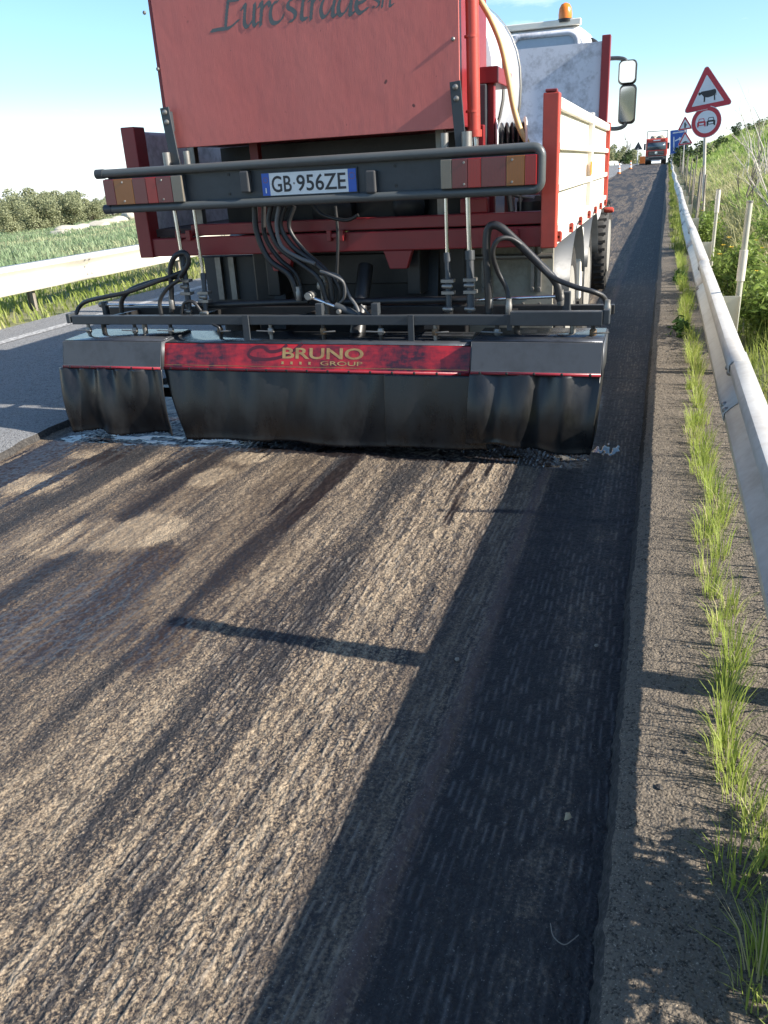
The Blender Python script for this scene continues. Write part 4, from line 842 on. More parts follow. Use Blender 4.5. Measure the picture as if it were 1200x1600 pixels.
b.build_each('deck_fitting', M_STEEL, TK); B().lathe(A(830, 320, 4.95), (0, 0, 1), [(.08, -.1), (.08, .02), (.05, .05)], 18).build('deck_drum', M_BLACK, TK)

# rear light bar
Yb = 4.35; TL, TR = A(152, 271, Yb), A(846, 231, Yb); BL, BR = A(166, 326, Yb), A(846, 297, Yb)
zt, zb = (TL.z+TR.z)/2, (BL.z+BR.z)/2; xl, xr = TL.x, TR.x
def arc(cx, cz, r, a0, a1, n=6): return [(cx+r*math.cos(R(a0+(a1-a0)*k/n)), Yb, cz+r*math.sin(R(a0+(a1-a0)*k/n))) for k in range(n+1)]
b = B(); b.tube([(xl, Yb, zt), (-1.8, Yb, zt)]+arc(xr-.04, zt-.04, .04, 90, 0)+arc(xr-.04, zb+.04, .04, 0, -90)+[(-1.8, Yb, zb), (BL.x, Yb, zb)], .0235, 14, 1)
b.build('light_bar_tube', M_TUBE, TK)
b = B()
for x, z in ((xl, zt), (BL.x, zb)): b.cyl((x-.006, Yb, z), (x+.045, Yb, z), .0262, 14)
b.build_each('tube_end_cap', M_DGREY, TK)
lb = B().box(xl+.05, xr-.03, 4.372, 4.40, zb+.012, zt-.012).build('light_bar_plate', M_DGREY, TK, bevel=.003)
for px in (383, 580): q = A(px, 284, 4.34); B().box(q.x-.027, q.x+.027, 4.325, 4.372, q.z-.055, q.z+.055).build('rubber_buffer', M_RUBBER, TK, bevel=.008)
bb = B()
for px, py in ((357, 273), (359, 303), (617, 259), (619, 290)): q = A(px, py, 4.372); bb.lathe((q.x, 4.372, q.z), (0, -1, 0), [(.008, 0), (.008, .004)], 8)
bb.build_each('bolt_hole', M_BLACK, lb)
# tail lights
def taillight(x0, x1, segs, name):
    zc = (zt+zb)/2-.005; hb = B().box(x0, x1, 4.334, 4.372, zc-.072, zc+.072).build('tail_light', M_DGREY, TK, bevel=.006); n = 0
    for (f0, f1, mt) in segs: B().box(x0+(x1-x0)*f0+.0005, x0+(x1-x0)*f1-.0005, 4.318, 4.335, zc-.068, zc+.068).build('lens', mt, hb, bevel=.003)
    bb = B()
    for f in (.25, .75):
        for s in (-.05, .05): bb.lathe((x0+(x1-x0)*f, 4.318, zc+s), (0, -1, 0), [(.006, 0), (.005, .003)], 8)
    bb.build_each('screw', M_STEEL, hb); return hb
taillight(A(163, 290, 4.33).x, A(286, 290, 4.33).x, ((0, .14, M_LDULL), (.14, .38, M_LAMB), (.38, .55, M_LDULL), (.55, .68, M_LRED), (.68, .87, M_LDULL), (.87, 1, M_LWHT)), 'l')
h = taillight(A(689, 270, 4.33).x, A(839, 270, 4.33).x, ((0, .12, M_LWHT), (.12, .29, M_LDULL), (.29, .43, M_LRED), (.43, .69, M_LDULL), (.69, .88, M_LAMB), (.88, 1, M_LRED)), 'r')
B().box(A(839, 270, 4.33).x+.001, A(839, 270, 4.33).x+.010, 4.34, 4.372, (zt+zb)/2-.06, (zt+zb)/2+.06).build('side_marker', M_REFL, h)
# number plate
q0, q1 = A(410, 284, 4.36), A(557, 280, 4.36); zc = A(484, 285, 4.36).z; Wp = q1.x-q0.x; pl = B().box(q0.x-.006, q1.x+.006, 4.357, 4.371, zc-.063, zc+.063).build('number_plate', M_DGREY, TK, bevel=.002)
e = .045; B().box(q0.x+e, q1.x-e, 4.3535, 4.357, zc-.056, zc+.056).build('plate_field', M_PLATEW, pl)
for a, c in ((q0.x, q0.x+e-.0005), (q1.x-e+.0005, q1.x)): B().box(a, c, 4.3535, 4.357, zc-.056, zc+.056).build('blue_band', M_PLATEB, pl)
def fit_text(body, name, mat, parent, xa, xb, z, h, y, **k):
    o = text_mesh(body, name, mat, parent, (0, 0, 0), 1., **k); me = o.data; v = np.empty(len(me.vertices)*3, np.float32); me.vertices.foreach_get('co', v); v = v.reshape(-1, 3)
    off = wloc(parent); v += np.array(off); mn, mxx = v.min(0), v.max(0); v[:, 0] = xa+(v[:, 0]-mn[0])/(mxx[0]-mn[0])*(xb-xa); v[:, 2] = z+(v[:, 2]-mn[2])/(mxx[2]-mn[2])*h; v[:, 1] = y+(v[:, 1]-mxx[1])*.4
    v -= np.array(off); me.vertices.foreach_set('co', v.ravel()); me.update(); return o
fit_text('GB', 'plate_characters', M_SIGNBLACK, pl, q0.x+e+.012, q0.x+e+.128, zc-.041, .082, 4.353, bold=.012)
fit_text('956ZE', 'plate_characters', M_SIGNBLACK, pl, q0.x+e+.158, q1.x-e-.012, zc-.041, .082, 4.353, bold=.012)
B().lathe((q0.x+e+.143, 4.353, zc), (0, -1, 0), [(.006, 0), (.006, .001)], 10).build('plate_dot', M_STEEL, pl)
fit_text('I', 'country_letter', M_PLATEW, pl, q0.x+.018, q0.x+.024, zc-.043, .026, 4.353)
for cx, cz, r_ in ((q0.x+.022, zc+.022, .013), (q1.x-.022, zc+.022, .015)):
    b = B()
    for k in range(12): b.lathe((cx+r_*math.cos(k*math.pi/6), 4.3533, cz+r_*math.sin(k*math.pi/6)), (0, -1, 0), [(.0024, 0), (.0024, .0008)], 6)
    b.build('star_ring', M_LAMB, pl)

# side boards
def side_board(x, sgn, ya, yb, mat):
    r = B().box(min(x, x-sgn*.03), max(x, x-sgn*.03), ya, yb, 1.115, 1.735).build('side_board', mat, TK)
    zs = (1.115, 1.315, 1.515, 1.70); L_ = yb-ya
    for i, z in enumerate(zs): hgt = .035 if i < 3 else .055; B().box(min(x, x+sgn*.028), max(x, x+sgn*.028), ya, yb, z-.0, z+hgt).build('rail', mat, r, bevel=.004)
    return r
rp_ = B(); rp_.box(XB-.055, XB+.024, 4.553, 4.64, 1.040, 1.775); rp_.build('rear_stake', M_REDORANGE, TK, bevel=.006)
B().box(XB-.045, XB+.012, 4.553, 4.60, 1.777, 1.79).build('stake_cap', M_RED, TK, bevel=.003)
side_board(XB, 1, 4.645, 6.60, M_CREAM); side_board(XB, 1, 6.69, 8.50, M_CREAM)
for y0, y1, mt in ((6.605, 6.685, M_CREAM), (8.505, 8.59, M_REDORANGE)): B().box(XB-.04, XB+.034, y0, y1, 1.08, 1.77).build('side_stake', mt, TK, bevel=.006)
B().box(XB+.0295, XB+.036, 6.52, 6.60, 1.36, 1.45).build('amber_marker', M_REFL, TK, bevel=.003)
B().box(XB-.02, XB+.015, 4.66, 8.6, 1.045, 1.112).build('bottom_rail', M_CREAM, TK, bevel=.004)
for y in (4.72, 5.35, 5.95, 6.64, 7.25, 7.85, 8.45):
    l = B(); l.box(XB+.0155, XB+.034, y-.04, y+.04, 1.078, 1.094); l.box(XB+.0155, XB+.038, y-.04, y-.018, 1.06, 1.115); l.box(XB+.0155, XB+.036, y+.018, y+.036, 1.065, 1.105); l.build('board_latch', M_REDORANGE, TK, bevel=.003)
B().lathe((XB+.02, 8.45, 1.02), (1, -.2, 0), [(.022, 0), (.026, .02), (.026, .07), (.018, .085)], 14).build('side_reflector', M_REDORANGE, TK)
ls = B().box(XA-.008, XA+.085, 4.585, 4.70, 1.040, 1.775).build('rear_stake', M_RED, TK, bevel=.006)
q = side_board(XA+.03, -1, 4.71, 8.5, M_HEADB)
# headboard
hb = B().box(XA+.05, XB-.075, 8.53, 8.56, 1.2, 2.43).build('headboard', M_HEADB, TK)
B().box(XA+.05, XB-.075, 8.512, 8.528, 1.2, 1.62).build('lower_sheet', M_HEADB, hb)
for x in (XA-.01, XB-.074): B().box(x, x+.075, 8.50, 8.60, 1.1, 2.475).build('headboard_post', M_RED, TK, bevel=.006)
# cab
CY = 9.35
def rr(w_, h_, r, n=6):
    out = []
    for cx, cz, a0 in ((w_/2-r, h_/2-r, 0), (-w_/2+r, h_/2-r, 90), (-w_/2+r, -h_/2+r, 180), (w_/2-r, -h_/2+r, 270)): out += [(cx+r*math.cos(R(a0+90*k/n)), cz+r*math.sin(R(a0+90*k/n))) for k in range(n+1)]
    return out
def zxy(cx, cz): return lambda u, v, w_: (cx+u, w_, cz+v)
V = []; F = []; sec = [(2.06, 1.86, CY, 1.72), (2.18, 1.94, CY+.08, 1.72), (2.22, 1.96, CY+.5, 1.72), (2.22, 1.92, 11.1, 1.70), (2.12, 1.8, 11.5, 1.66)]
for w_, h_, y, cz in sec: V += [(-1.80+u*(1-.10*max(0, v)/(h_/2)), y, cz+v) for u, v in rr(w_, h_, .17)]
n = len(V)//len(sec)
for i in range(len(sec)-1): F += [(i*n+k, i*n+(k+1) % n, (i+1)*n+(k+1) % n, (i+1)*n+k) for k in range(n)]
F += [tuple(range(n-1, -1, -1)), tuple((len(sec)-1)*n+k for k in range(n))]
cabo = B().add(V, F).build('cab', M_WHITE, TK, smooth=True)
q = A(850, 86, CY); wv = rr(.62, .42, .08); fo = [(u*1.0, v) for u, v in wv]
B().prism(rr(1.72, .56, .1), CY-.012, CY+.004, zxy(-1.75, 2.30)).build('rear_panel_rim', M_WHITE, cabo, bevel=.006)
wn = B().prism(rr(.62, .36, .09), CY-.022, CY-.013, zxy(q.x, q.z-.02)).build('rear_window', M_SKYGLASS, cabo); 
for s in (0,): 
    ring = rr(.70, .44, .11); inn = rr(.60, .34, .08); k = len(ring); V = [(q.x+u, CY-.03, q.z-.02+v) for u, v in ring]+[(q.x+u, CY-.03, q.z-.02+v) for u, v in inn]; B().add(V, [(i, (i+1) % k, k+(i+1) % k, k+i) for i in range(k)]).build('window_seal', M_HEADB, wn, solid=.016)
r0_, r1_ = A(770, 50, CY+.05), A(908, 33, CY+.05); B().bar((-2.85, CY+.06, r1_.z), (r1_.x, CY+.06, r1_.z), .055, .09).build('roof_bar', M_CREAM, TK, bevel=.008)
b = B()
for x in (-2.5, -1.4, -.95): b.box(x-.03, x+.03, CY+.1, CY+.17, 2.55, r1_.z)
b.build_each('roof_bar_foot', M_STEEL, TK)
q = A(883, 24, CY+.05); B().lathe((q.x, CY+.06, q.z-.03), (0, 0, 1), [(.065, 0), (.066, .04), (.060, .09), (.04, .125), (.012, .138)], 24).build('beacon', mk_lens('beacon_lens', (.85, .22, .02)), TK)
B().lathe((q.x, CY+.06, q.z-.06), (0, 0, 1), [(.07, 0), (.072, .03)], 20).build('beacon_base', M_BLACK, TK)
b = B(); p = A(915, 66, 9.6); b.tube([A(912, 62, 9.6), A(924, 64, 9.6), A(934, 72, 9.6), A(938, 84, 9.6)], .03, 10); b.build('air_intake', M_BLACK, TK)
MY = 9.9
for (pts) in (((944, 92), (966, 91), (977, 94), (980, 102)), ((944, 201), (964, 201), (976, 196), (979, 186))): B().tube([A(x, y, MY) for x, y in pts], .021, 10).build('mirror_arm', M_DGREY, TK)
def mirror(px, py, w_, h_):
    q = A(px, py, MY); f = zxy(q.x, q.z); hsg = B().prism(rr(w_, h_, .045), MY-.02, MY+.09, f).build('mirror_housing', M_BLACK, TK, bevel=.02)
    off = q; yaw = R(-6); 
    g_ = lambda u, v, k: (q.x+u, MY-.034+.012*k-.035*v+.03*u, q.z+v); B().prism(rr(w_*.84, h_*.88, .04), 0, 1, g_).build('mirror_glass', M_MIRROR, hsg)
mirror(980.5, 112.5, .185, .225); mirror(980, 163, .175, .375); B().cyl(A(980, 128, MY+.04), A(980, 140, MY+.04), .025, 10).build('mirror_joint', M_BLACK, TK)
# cab wheels, axles and wheels
def wheel(x0, x1, y, r=.50):
    s = 1 if x1 > x0 else -1; L_ = abs(x1-x0)
    ty = B().lathe((x0, y, r), (s, 0, 0), [(.29, .02), (r-.06, 0), (r-.012, .03), (r, .06), (r, L_-.06), (r-.012, L_-.03), (r-.06, L_), (.29, L_-.02)], 40).build('tyre', M_TYRE, None)
    return ty
def wheel_set(xo, y, side, dual=True):
    off = wloc(TK); w0 = .29; root = None
    o = bpy.data.objects.new('wheel', None)
    r = .50; s = side
    def tyre(xc):
        b = B(); b.lathe((xc-s*w0, y, r), (s, 0, 0), [(.30, .03), (r-.07, 0), (r-.015, .03), (r, .055), (r, w0-.055), (r-.015, w0-.03), (r-.07, w0), (.30, w0-.03)], 40); return b
    par = tyre(xo).build('wheel', M_TYRE, TK)
    tr = B()
    for k in range(36):
        a = 2*math.pi*k/36; c = Vector((xo-s*w0/2, y+r*math.cos(a), r+r*math.sin(a))); t = Vector((0, -math.sin(a), math.cos(a)))
        for q, sh in ((-.07, .4), (.07, -.4)): tr.bar(c+Vector((s*q-.06, 0, 0))-t*.012*sh, c+Vector((s*q+.06, 0, 0))+t*.012*sh, .03, .014)
    struct(tr.build('tread', M_TYRE, par), 'stuff')
    B().lathe((xo-s*.16, y, r), (s, 0, 0), [(.30, .16), (.285, .05), (.26, .02), (.15, .03), (.11, .10), (.10, .16), (.03, .17)], 32).build('rim', M_RIM, par)
    bb = B()
    for k in range(10): a = 2*math.pi*k/10; bb.lathe((xo-s*.13, y+.19*math.cos(a), r+.19*math.sin(a)), (s, 0, 0), [(.016, 0), (.016, .03)], 6)
    bb.build_each('wheel_nut', M_STEEL, par)
    if dual: tyre(xo-s*.34).build('wheel', M_TYRE, TK)
for y in (5.92, 7.28):
    wheel_set(-.57, y, 1); wheel_set(-3.04, y, -1); B().cyl((-2.8, y, .5), (-.8, y, .5), .07, 12).build('axle', M_BLACK, TK); B().lathe((-2.0, y, .5), (1, 0, 0), [(.08, 0), (.2, .1), (.2, .3), (.08, .4)], 18).build('differential', M_BLACK, TK)
wheel_set(-.60, 10.7, 1, False); wheel_set(-3.0, 10.7, -1, False)
def mudguard(x0, x1, yc, a0, a1, mat, R_=.585):
    V = []; n = 14
    for k in range(n+1): a = R(a0+(a1-a0)*k/n); V += [(x0, yc-R_*math.cos(a), .5+R_*math.sin(a)), (x1, yc-R_*math.cos(a), .5+R_*math.sin(a))]
    return B().add(V, [(2*k, 2*k+1, 2*k+3, 2*k+2) for k in range(n)]).build('mudguard', mat, TK, smooth=True, solid=.012)
mudguard(-.53, -1.2, 5.92, 20, 160, M_DGREY); mudguard(-3.08, -2.4, 5.92, 20, 160, M_BLACK); mudguard(-.53, -1.2, 7.28, 20, 160, M_DGREY)
# rear mudguard flaps
fl = B().box(-1.12, -.60, 5.13, 5.145, .60, 1.02).build('mud_flap', M_OLIVE, TK, bevel=.004); B().box(-1.12, -.60, 5.16, 5.175, .38, .66).build('flap_rubber', M_OLIVE, fl)
fl2 = B().box(-2.98, -2.42, 5.20, 5.215, .52, 1.0).build('mud_flap', M_DGREY, TK, bevel=.004)
for px in (457, 480):
    pass
for xx in (-1.0, -.70): 
    b = B(); b.box(xx-.03, xx-.01, 5.10, 5.13, .74, 1.02); b.box(xx+.01, xx+.03, 5.10, 5.13, .74, 1.02); b.lathe((xx-.02, 5.10, .76), (0, -1, 0), [(.012, 0), (.01, .01)], 8); b.lathe((xx+.02, 5.10, .76), (0, -1, 0), [(.012, 0), (.01, .01)], 8); b.build('flap_bracket', M_STEEL, fl)
for xx in (-2.86, -2.76): B().box(xx-.02, xx+.02, 5.17, 5.199, .70, 1.0).build('flap_bracket', M_STEEL, fl2)
B().cyl((-2.98, 5.15, 1.0), (-2.3, 5.15, 1.0), .018, 10).build('flap_tube', M_CHROME, TK); B().cyl((-1.35, 5.08, .95), (-.6, 5.08, .95), .016, 10).build('flap_tube', M_STEEL, TK)
b = B()
for k in range(5): b.lathe((-1.08+.1*k, 5.128, .665), (0, -1, 0), [(.011, 0), (.009, .008)], 8)
b.build_each('flap_bolt', M_STEEL, fl)
b = B(); b.box(-.62, -.56, 6.52, 6.66, .55, 1.0); b.box(-.60, -.55, 6.42, 6.50, .5, .96); b.build_each('side_bracket', M_CREAM, TK, bevel=.01)
B().lathe((-1.0, 8.6, .75), (0, 1, 0), [(.28, 0), (.30, .03), (.30, .5), (.28, .53)], 24).build('fuel_tank', M_STEEL, TK)
B().cyl((-1.65, 4.5, .55), (-1.65, 4.75, .95), .045, 12).build('tow_leg', M_BLACK, TK)

# ------------------------------------------------------------------ spray bar
Y0 = 4.32
BXL, BXR = A(116, 500, Y0).x, A(800, 498, Y0).x; bz = A(460, 499.5, Y0).z
B().box(BXL, BXR, Y0-.025, Y0+.025, bz-.026, bz+.026).build('bar_beam', M_DGREY, TK, bevel=.004)
p, q = A(798, 497, 4.285), A(942, 495, 4.285); B().box(p.x, q.x, 4.26, 4.31, p.z-.036, p.z+.036).build('bar_beam', M_DGREY, TK, bevel=.004)
B().box(q.x+.002, q.x+.035, 4.262, 4.308, p.z-.03, p.z+.045).build('beam_end', M_DGREY, TK, bevel=.006); q = A(114, 497, Y0); B().box(q.x-.03, q.x-.002, Y0-.03, Y0+.03, q.z-.028, q.z+.03).build('beam_end', M_DGREY, TK, bevel=.006)
for x0, x1 in ((378, 388), (637, 646), (792, 800)):
    a, c = A(x0, 498, 4.288), A(x1, 498, 4.288); B().box(a.x, c.x, 4.284, 4.294, bz-.13 if x0 < 700 else bz-.05, bz+.03).build('clamp_plate', M_DGREY, TK, bevel=.002)
# second, hidden beam towards the truck and cross links
B().box(BXL+.05, BXR+.5, 4.60, 4.64, bz-.02, bz+.03).build('inner_beam', M_BLACK, TK, bevel=.004)
b = B()
for px in (165, 300, 470, 560, 690, 800, 890): q = A(px, 499, Y0); b.bar((q.x, Y0+.026, bz), (q.x*.97-.05, 4.60, bz), .03, .03)
b.build_each('bar_link', M_BLACK, TK)
# drop legs with valves
hz = .618
for i, px in enumerate((139, 163, 211, 227, 267, 344, 423, 505, 595, 680, 777, 808, 895, 927)):
    thin = px in (163, 227, 808, 895); yy = Y0+(.06 if thin else -.005); q = A(px, 515, yy); l = B(); rr_ = .011 if not thin else .016
    l.cyl((q.x, yy, hz-.03), (q.x, yy, bz-.02), rr_, 10); d = l.build('drop_leg', M_BLACK if i % 3 else M_STEEL, TK)
    if not thin:
        B().lathe((q.x, yy, hz+.01), (0, 0, 1), [(.014, 0), (.018, .006), (.018, .03), (.014, .036)], 10).build('fitting', M_BRASS if i % 2 else M_STEEL, d)
        B().tube([(q.x, yy-.01, hz+.025), (q.x+.03, yy-.03, hz+.03), (q.x+.08*(1 if i % 2 else -1), yy-.02, hz+.032)], .004, 6, 3).build('lever', M_STEEL, d)
# cylinders lying along the bar
YC = 4.46
def rod(p, q, r, mat, name, Y=YC, caps=True):
    P_, Q_ = A(*p, Y), A(*q, Y); o = B().cyl(P_, Q_, r, 14).build(name, mat, TK); return o
rod((168, 476), (312, 478), .0085, M_CHROME, 'slide_rod'); rod((308, 477.5), (482, 471), .0185, M_BLACK, 'slide_cylinder'); rod((540, 472), (738, 468), .021, M_BLACK, 'slide_cylinder'); rod((736, 469), (876, 463), .0085, M_CHROME, 'slide_rod')
for (px, y0, y1, w_) in ((163, 471, 500, .03), (886, 455, 490, .04)):
    q, q2 = A(px, y0, YC), A(px, y1, YC); B().box(q.x-w_/2, q.x+w_/2, YC-.02, YC+.02, q2.z-.03, q.z).build('rod_lug', M_DGREY, TK, bevel=.005); B().lathe((q.x-.02 if px < 500 else q.x-.04, YC, A(px, (476 if px < 500 else 463), YC).z), (1, 0, 0), [(.014, -.02), (.02, 0), (.02, .03), (.012, .04)], 12).build('rod_eye', M_STEEL, TK)
# slanted cylinder
rod((484, 464), (532, 482), .0105, M_CHROME, 'tilt_rod', 4.36); rod((524, 478), (578, 500), .0215, M_DGREY, 'tilt_cylinder', 4.36)
b = B()
for px, py, r_ in ((482, 463, .024), (581, 502, .022), (529, 487, .014), (566, 504, .012)): q = A(px, py, 4.33); b.lathe((q.x, 4.32, q.z), (0, 1, 0), [(r_*.8, 0), (r_, .006), (r_, .07)], 14)
b.build_each('tilt_joint', M_STEEL, TK)
for px in (587, 500): q = A(px, 488, 4.33); B().box(q.x-.02, q.x+.02, 4.31, 4.36, q.z-.03, q.z+.05).build('tilt_lug', M_DGREY, TK, bevel=.004)
q = A(505, 430, 4.45); B().cyl((q.x, 4.45, bz), (q.x, 4.45, q.z), .022, 12).build('feed_pipe', M_STEEL, TK); q = A(505, 452, 4.45); B().lathe((q.x, 4.45, q.z), (0, 0, 1), [(.03, 0), (.035, .01), (.035, .03), (.03, .04)], 12).build('feed_flange', M_STEEL, TK)
# lifting rods
for (x0, y0, x1, y1, x2, y2, rc) in ((268, 300, 285, 402, 297, 492, .0115), (299, 300, 318, 434, 322, 492, .0095), (696, 290, 699, 405, 702, 488, .0105), (730, 290, 734, 402, 736, 488, .0140)):
    Yl = 4.43; P0, P1, P2 = A(x0, y0, Yl), A(x1, y1, Yl), A(x2, y2, Yl-.04); ro_ = B().cyl(P0, P1, rc, 12).build('lift_rod', M_CHROME, TK)
    up = P0.copy(); up.z = 1.62; B().cyl(P0, up, rc*1.9, 12).build('lift_cylinder', M_STEEL, TK)
    lw = B(); lw.cyl(P1, P2, rc*1.55, 12); lw.cyl(P1.lerp(P2, -.12), P1.lerp(P2, .05), rc*1.9, 10); cl = lw.build('lift_link', M_DGREY, TK); bb = B()
    for f in (.40, .62): c = P1.lerp(P2, f); bb.box(c.x-.034, c.x+.034, c.y-.025, c.y+.025, c.z-.008, c.z+.008)
    for f in (.5, .93): c = P1.lerp(P2, f); bb.lathe((c.x-.03, c.y-.01, c.z), (1, -.3, 0), [(.010, 0), (.012, .005), (.012, .055), (.008, .06)], 10)
    bb.build_each('link_clamp', M_STEEL, cl)
# hoses
HS = [
 (M_HOSE, .017, 4.42, ((398, 322), (401, 362), (420, 405), (452, 430), (466, 466))), (M_HOSE, .014, 4.46, ((412, 322), (414, 368), (436, 404), (462, 428), (474, 466))), (M_HOSE, .015, 4.40, ((424, 320), (420, 350), (436, 386), (470, 412), (498, 436), (510, 470))),
 (M_GHOSE, .011, 4.38, ((436, 322), (432, 352), (440, 384), (466, 402), (492, 412))), (M_HOSE, .015, 4.41, ((446, 322), (438, 352), (456, 384), (490, 410), (514, 434), (520, 470))), (M_HOSE, .012, 4.44, ((460, 322), (452, 356), (476, 392), (508, 420), (530, 452), (528, 478))),
 (M_GHOSE, .009, 4.36, ((500, 424), (528, 434), (544, 462), (560, 480), (566, 500))), (M_GHOSE, .0075, 4.35, ((508, 470), (520, 478), (536, 466), (538, 440), (518, 428), (500, 424))), (M_HOSE, .009, 4.52, ((524, 322), (528, 370), (526, 440))), (M_HOSE, .010, 4.5, ((488, 320), (505, 336), (540, 344), (560, 336))), (M_GHOSE, .006, 4.36, ((564, 476), (574, 488), (586, 496), (604, 494))),
 (M_HOSE, .021, 4.37, ((764, 492), (763, 440), (760, 385), (764, 356), (780, 354), (806, 376), (840, 410), (868, 440), (876, 470))), (M_HOSE, .013, 4.34, ((795, 488), (791, 455), (777, 425), (771, 395), (780, 374), (800, 374), (826, 396), (858, 430), (896, 446), (928, 455), (944, 466), (949, 486))),
 (M_HOSE, .013, 4.36, ((118, 492), (120, 480), (134, 471), (168, 463), (205, 455), (250, 438), (286, 424))), (M_HOSE, .015, 4.40, ((190, 488), (191, 468), (206, 452), (240, 440), (282, 430), (290, 416))), (M_HOSE, .015, 4.38, ((268, 488), (268, 455), (266, 420), (274, 400), (290, 396), (294, 412), (280, 434))), (M_HOSE, .012, 4.36, ((252, 490), (250, 470), (262, 450), (282, 436))), (M_HOSE, .010, 4.36, ((284, 490), (288, 474), (302, 472), (314, 486))), (M_HOSE, .009, 4.30, ((332, 506), (342, 512), (344, 524))),
 (M_HOSE, .006, 4.36, ((425, 262), (432, 252), (444, 250), (454, 257))), (M_HOSE, .006, 4.36, ((600, 252), (612, 240), (622, 244)))]
for mt, r_, Y, pts in HS:
    v0 = [A(x, y, Y) for x, y in pts]
    if Y < 4.37 and len(pts) > 4: v0 = [p+Vector((0, .03*math.sin(i*1.3), 0)) for i, p in enumerate(v0)]
    B().tube(v0, r_, 10, 7).build('hose', mt, TK)
fb = B()
for px, py, Y in ((765, 468, 4.37), (795, 476, 4.34), (876, 462, 4.37), (949, 478, 4.34), (268, 470, 4.38), (466, 456, 4.42)): q = A(px, py, Y); fb.lathe((q.x, Y, q.z-.05), (0, 0, 1), [(.015, 0), (.0185, .008), (.0185, .05), (.015, .06), (.015, .08)], 10)
fb.build_each('hose_ferrule', M_STEEL, TK)
# hoods
def hood(x0, x1, yt, zt_, yb_, zb_, mat, stripe, name='hood'):
    pr_ = [(yt+.34, zt_+.01), (yt, zt_), (yb_, zb_+.018), (yb_-.006, zb_+.018), (yb_-.006, zb_), (yb_+.008, zb_-.002), (yb_+.012, zb_+.012), (yt+.012, zt_-.012), (yt+.34, zt_-.004)]
    o = B().prism(pr_, x0, x1, lambda u, v, w_: (w_, u, v)).build(name, mat, TK, bevel=.002)
    B().add([(x0+.003, yt+.008, zt_+.0035), (x1-.003, yt+.008, zt_+.0035), (x1-.003, yt+.33, zt_+.013), (x0+.003, yt+.33, zt_+.013)], [(0, 1, 2, 3)]).build('tarry_top', M_HOODTOP, o, solid=.003)
    ex = .006; B().add([(x, yy_, z_) for x in (x0, x1) for yy_, z_ in ((yb_-.0085, zb_+.017), (yb_-.0085, zb_+.002))], [(0, 1, 3, 2)]).build('red_lip', stripe, o, solid=.002)
    for x in (x0-.003, x1+.003): B().add([(x, yt, zt_), (x, yb_, zb_), (x, yt+.3, zb_), (x, yt+.34, zt_+.008)], [(0, 1, 2, 3)]).build('end_plate', mat, o, solid=.004)
    return o
LX0, LX1 = A(97, 555, 4.13).x, A(249, 555, 4.13).x; CX0, CX1 = A(253, 560, 4.15).x, A(733, 560, 4.15).x; RX0, RX1 = A(735, 560, 4.12).x, A(940, 560, 4.12).x
M_LIP = paint('dark_red_lip', (.26, .022, .035), .35, damt=.4, dirt=(.06, .01, .015))
hood(LX0, LX1, 4.165, .606, 4.125, .452, M_HOOD, M_LIP); hc = hood(CX0, CX1, 4.195, .592, 4.155, .448, M_HOODRED, M_LIP); hr = hood(RX0, RX1, 4.165, .622, 4.120, .464, M_HOOD, M_LIP)
# gold logo on the red hood (follows the sloping face)
def on_hood(o, yt, zt_, yb_, zb_, lift=.0015):
    me = o.data; off = wloc(o.parent)
    for v in me.vertices: z = v.co.z+off.z; t = (zt_-z)/(zt_-zb_); v.co.y = yt+(yb_-yt)*t-lift-off.y+(v.co.y*0)
    me.update(); return o
xa, xb = A(440, 550, 4.17).x, A(567, 550, 4.17).x
def flat_text(body, xa, xb, z, h, bold): return on_hood(fit_text(body, 'logo', M_GOLD, hc, xa, xb, z, h, 4.1, bold=bold, ext=0), 4.195, .592, 4.155, .466)
flat_text('BRUNO', xa, xb, .5195, .058, .02); flat_text('GROUP', A(500, 566, 4.16).x, A(566, 566, 4.16).x, .487, .022, .01)
for k in range(4): q = A(441+14*k, 566, 4.16); on_hood(B().add([(q.x+(.012 if j % 2 else .006)*math.cos(j*math.pi/4), 4.1, .497+(.010 if j % 2 else .007)*math.sin(j*math.pi/4)) for j in range(8)], [tuple(range(8))]).build('logo', M_GOLD, hc), 4.195, .592, 4.155, .466)
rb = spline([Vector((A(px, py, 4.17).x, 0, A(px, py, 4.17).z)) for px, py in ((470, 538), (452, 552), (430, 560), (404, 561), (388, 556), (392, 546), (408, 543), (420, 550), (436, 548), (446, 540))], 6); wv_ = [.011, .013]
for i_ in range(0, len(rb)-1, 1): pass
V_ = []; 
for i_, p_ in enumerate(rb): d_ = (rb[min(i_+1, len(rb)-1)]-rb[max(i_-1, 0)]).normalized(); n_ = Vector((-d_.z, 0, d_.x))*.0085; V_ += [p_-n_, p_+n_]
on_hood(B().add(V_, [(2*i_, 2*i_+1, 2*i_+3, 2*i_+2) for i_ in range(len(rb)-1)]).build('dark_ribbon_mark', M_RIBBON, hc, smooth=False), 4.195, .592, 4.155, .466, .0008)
B().add([(x, 4.1589-.0015+.0*x, z) for x in (CX0+.01, CX1-.01) for z in (.4725, .4775)], [(0, 1, 3, 2)]).build('gold_line', M_GOLD, hc)
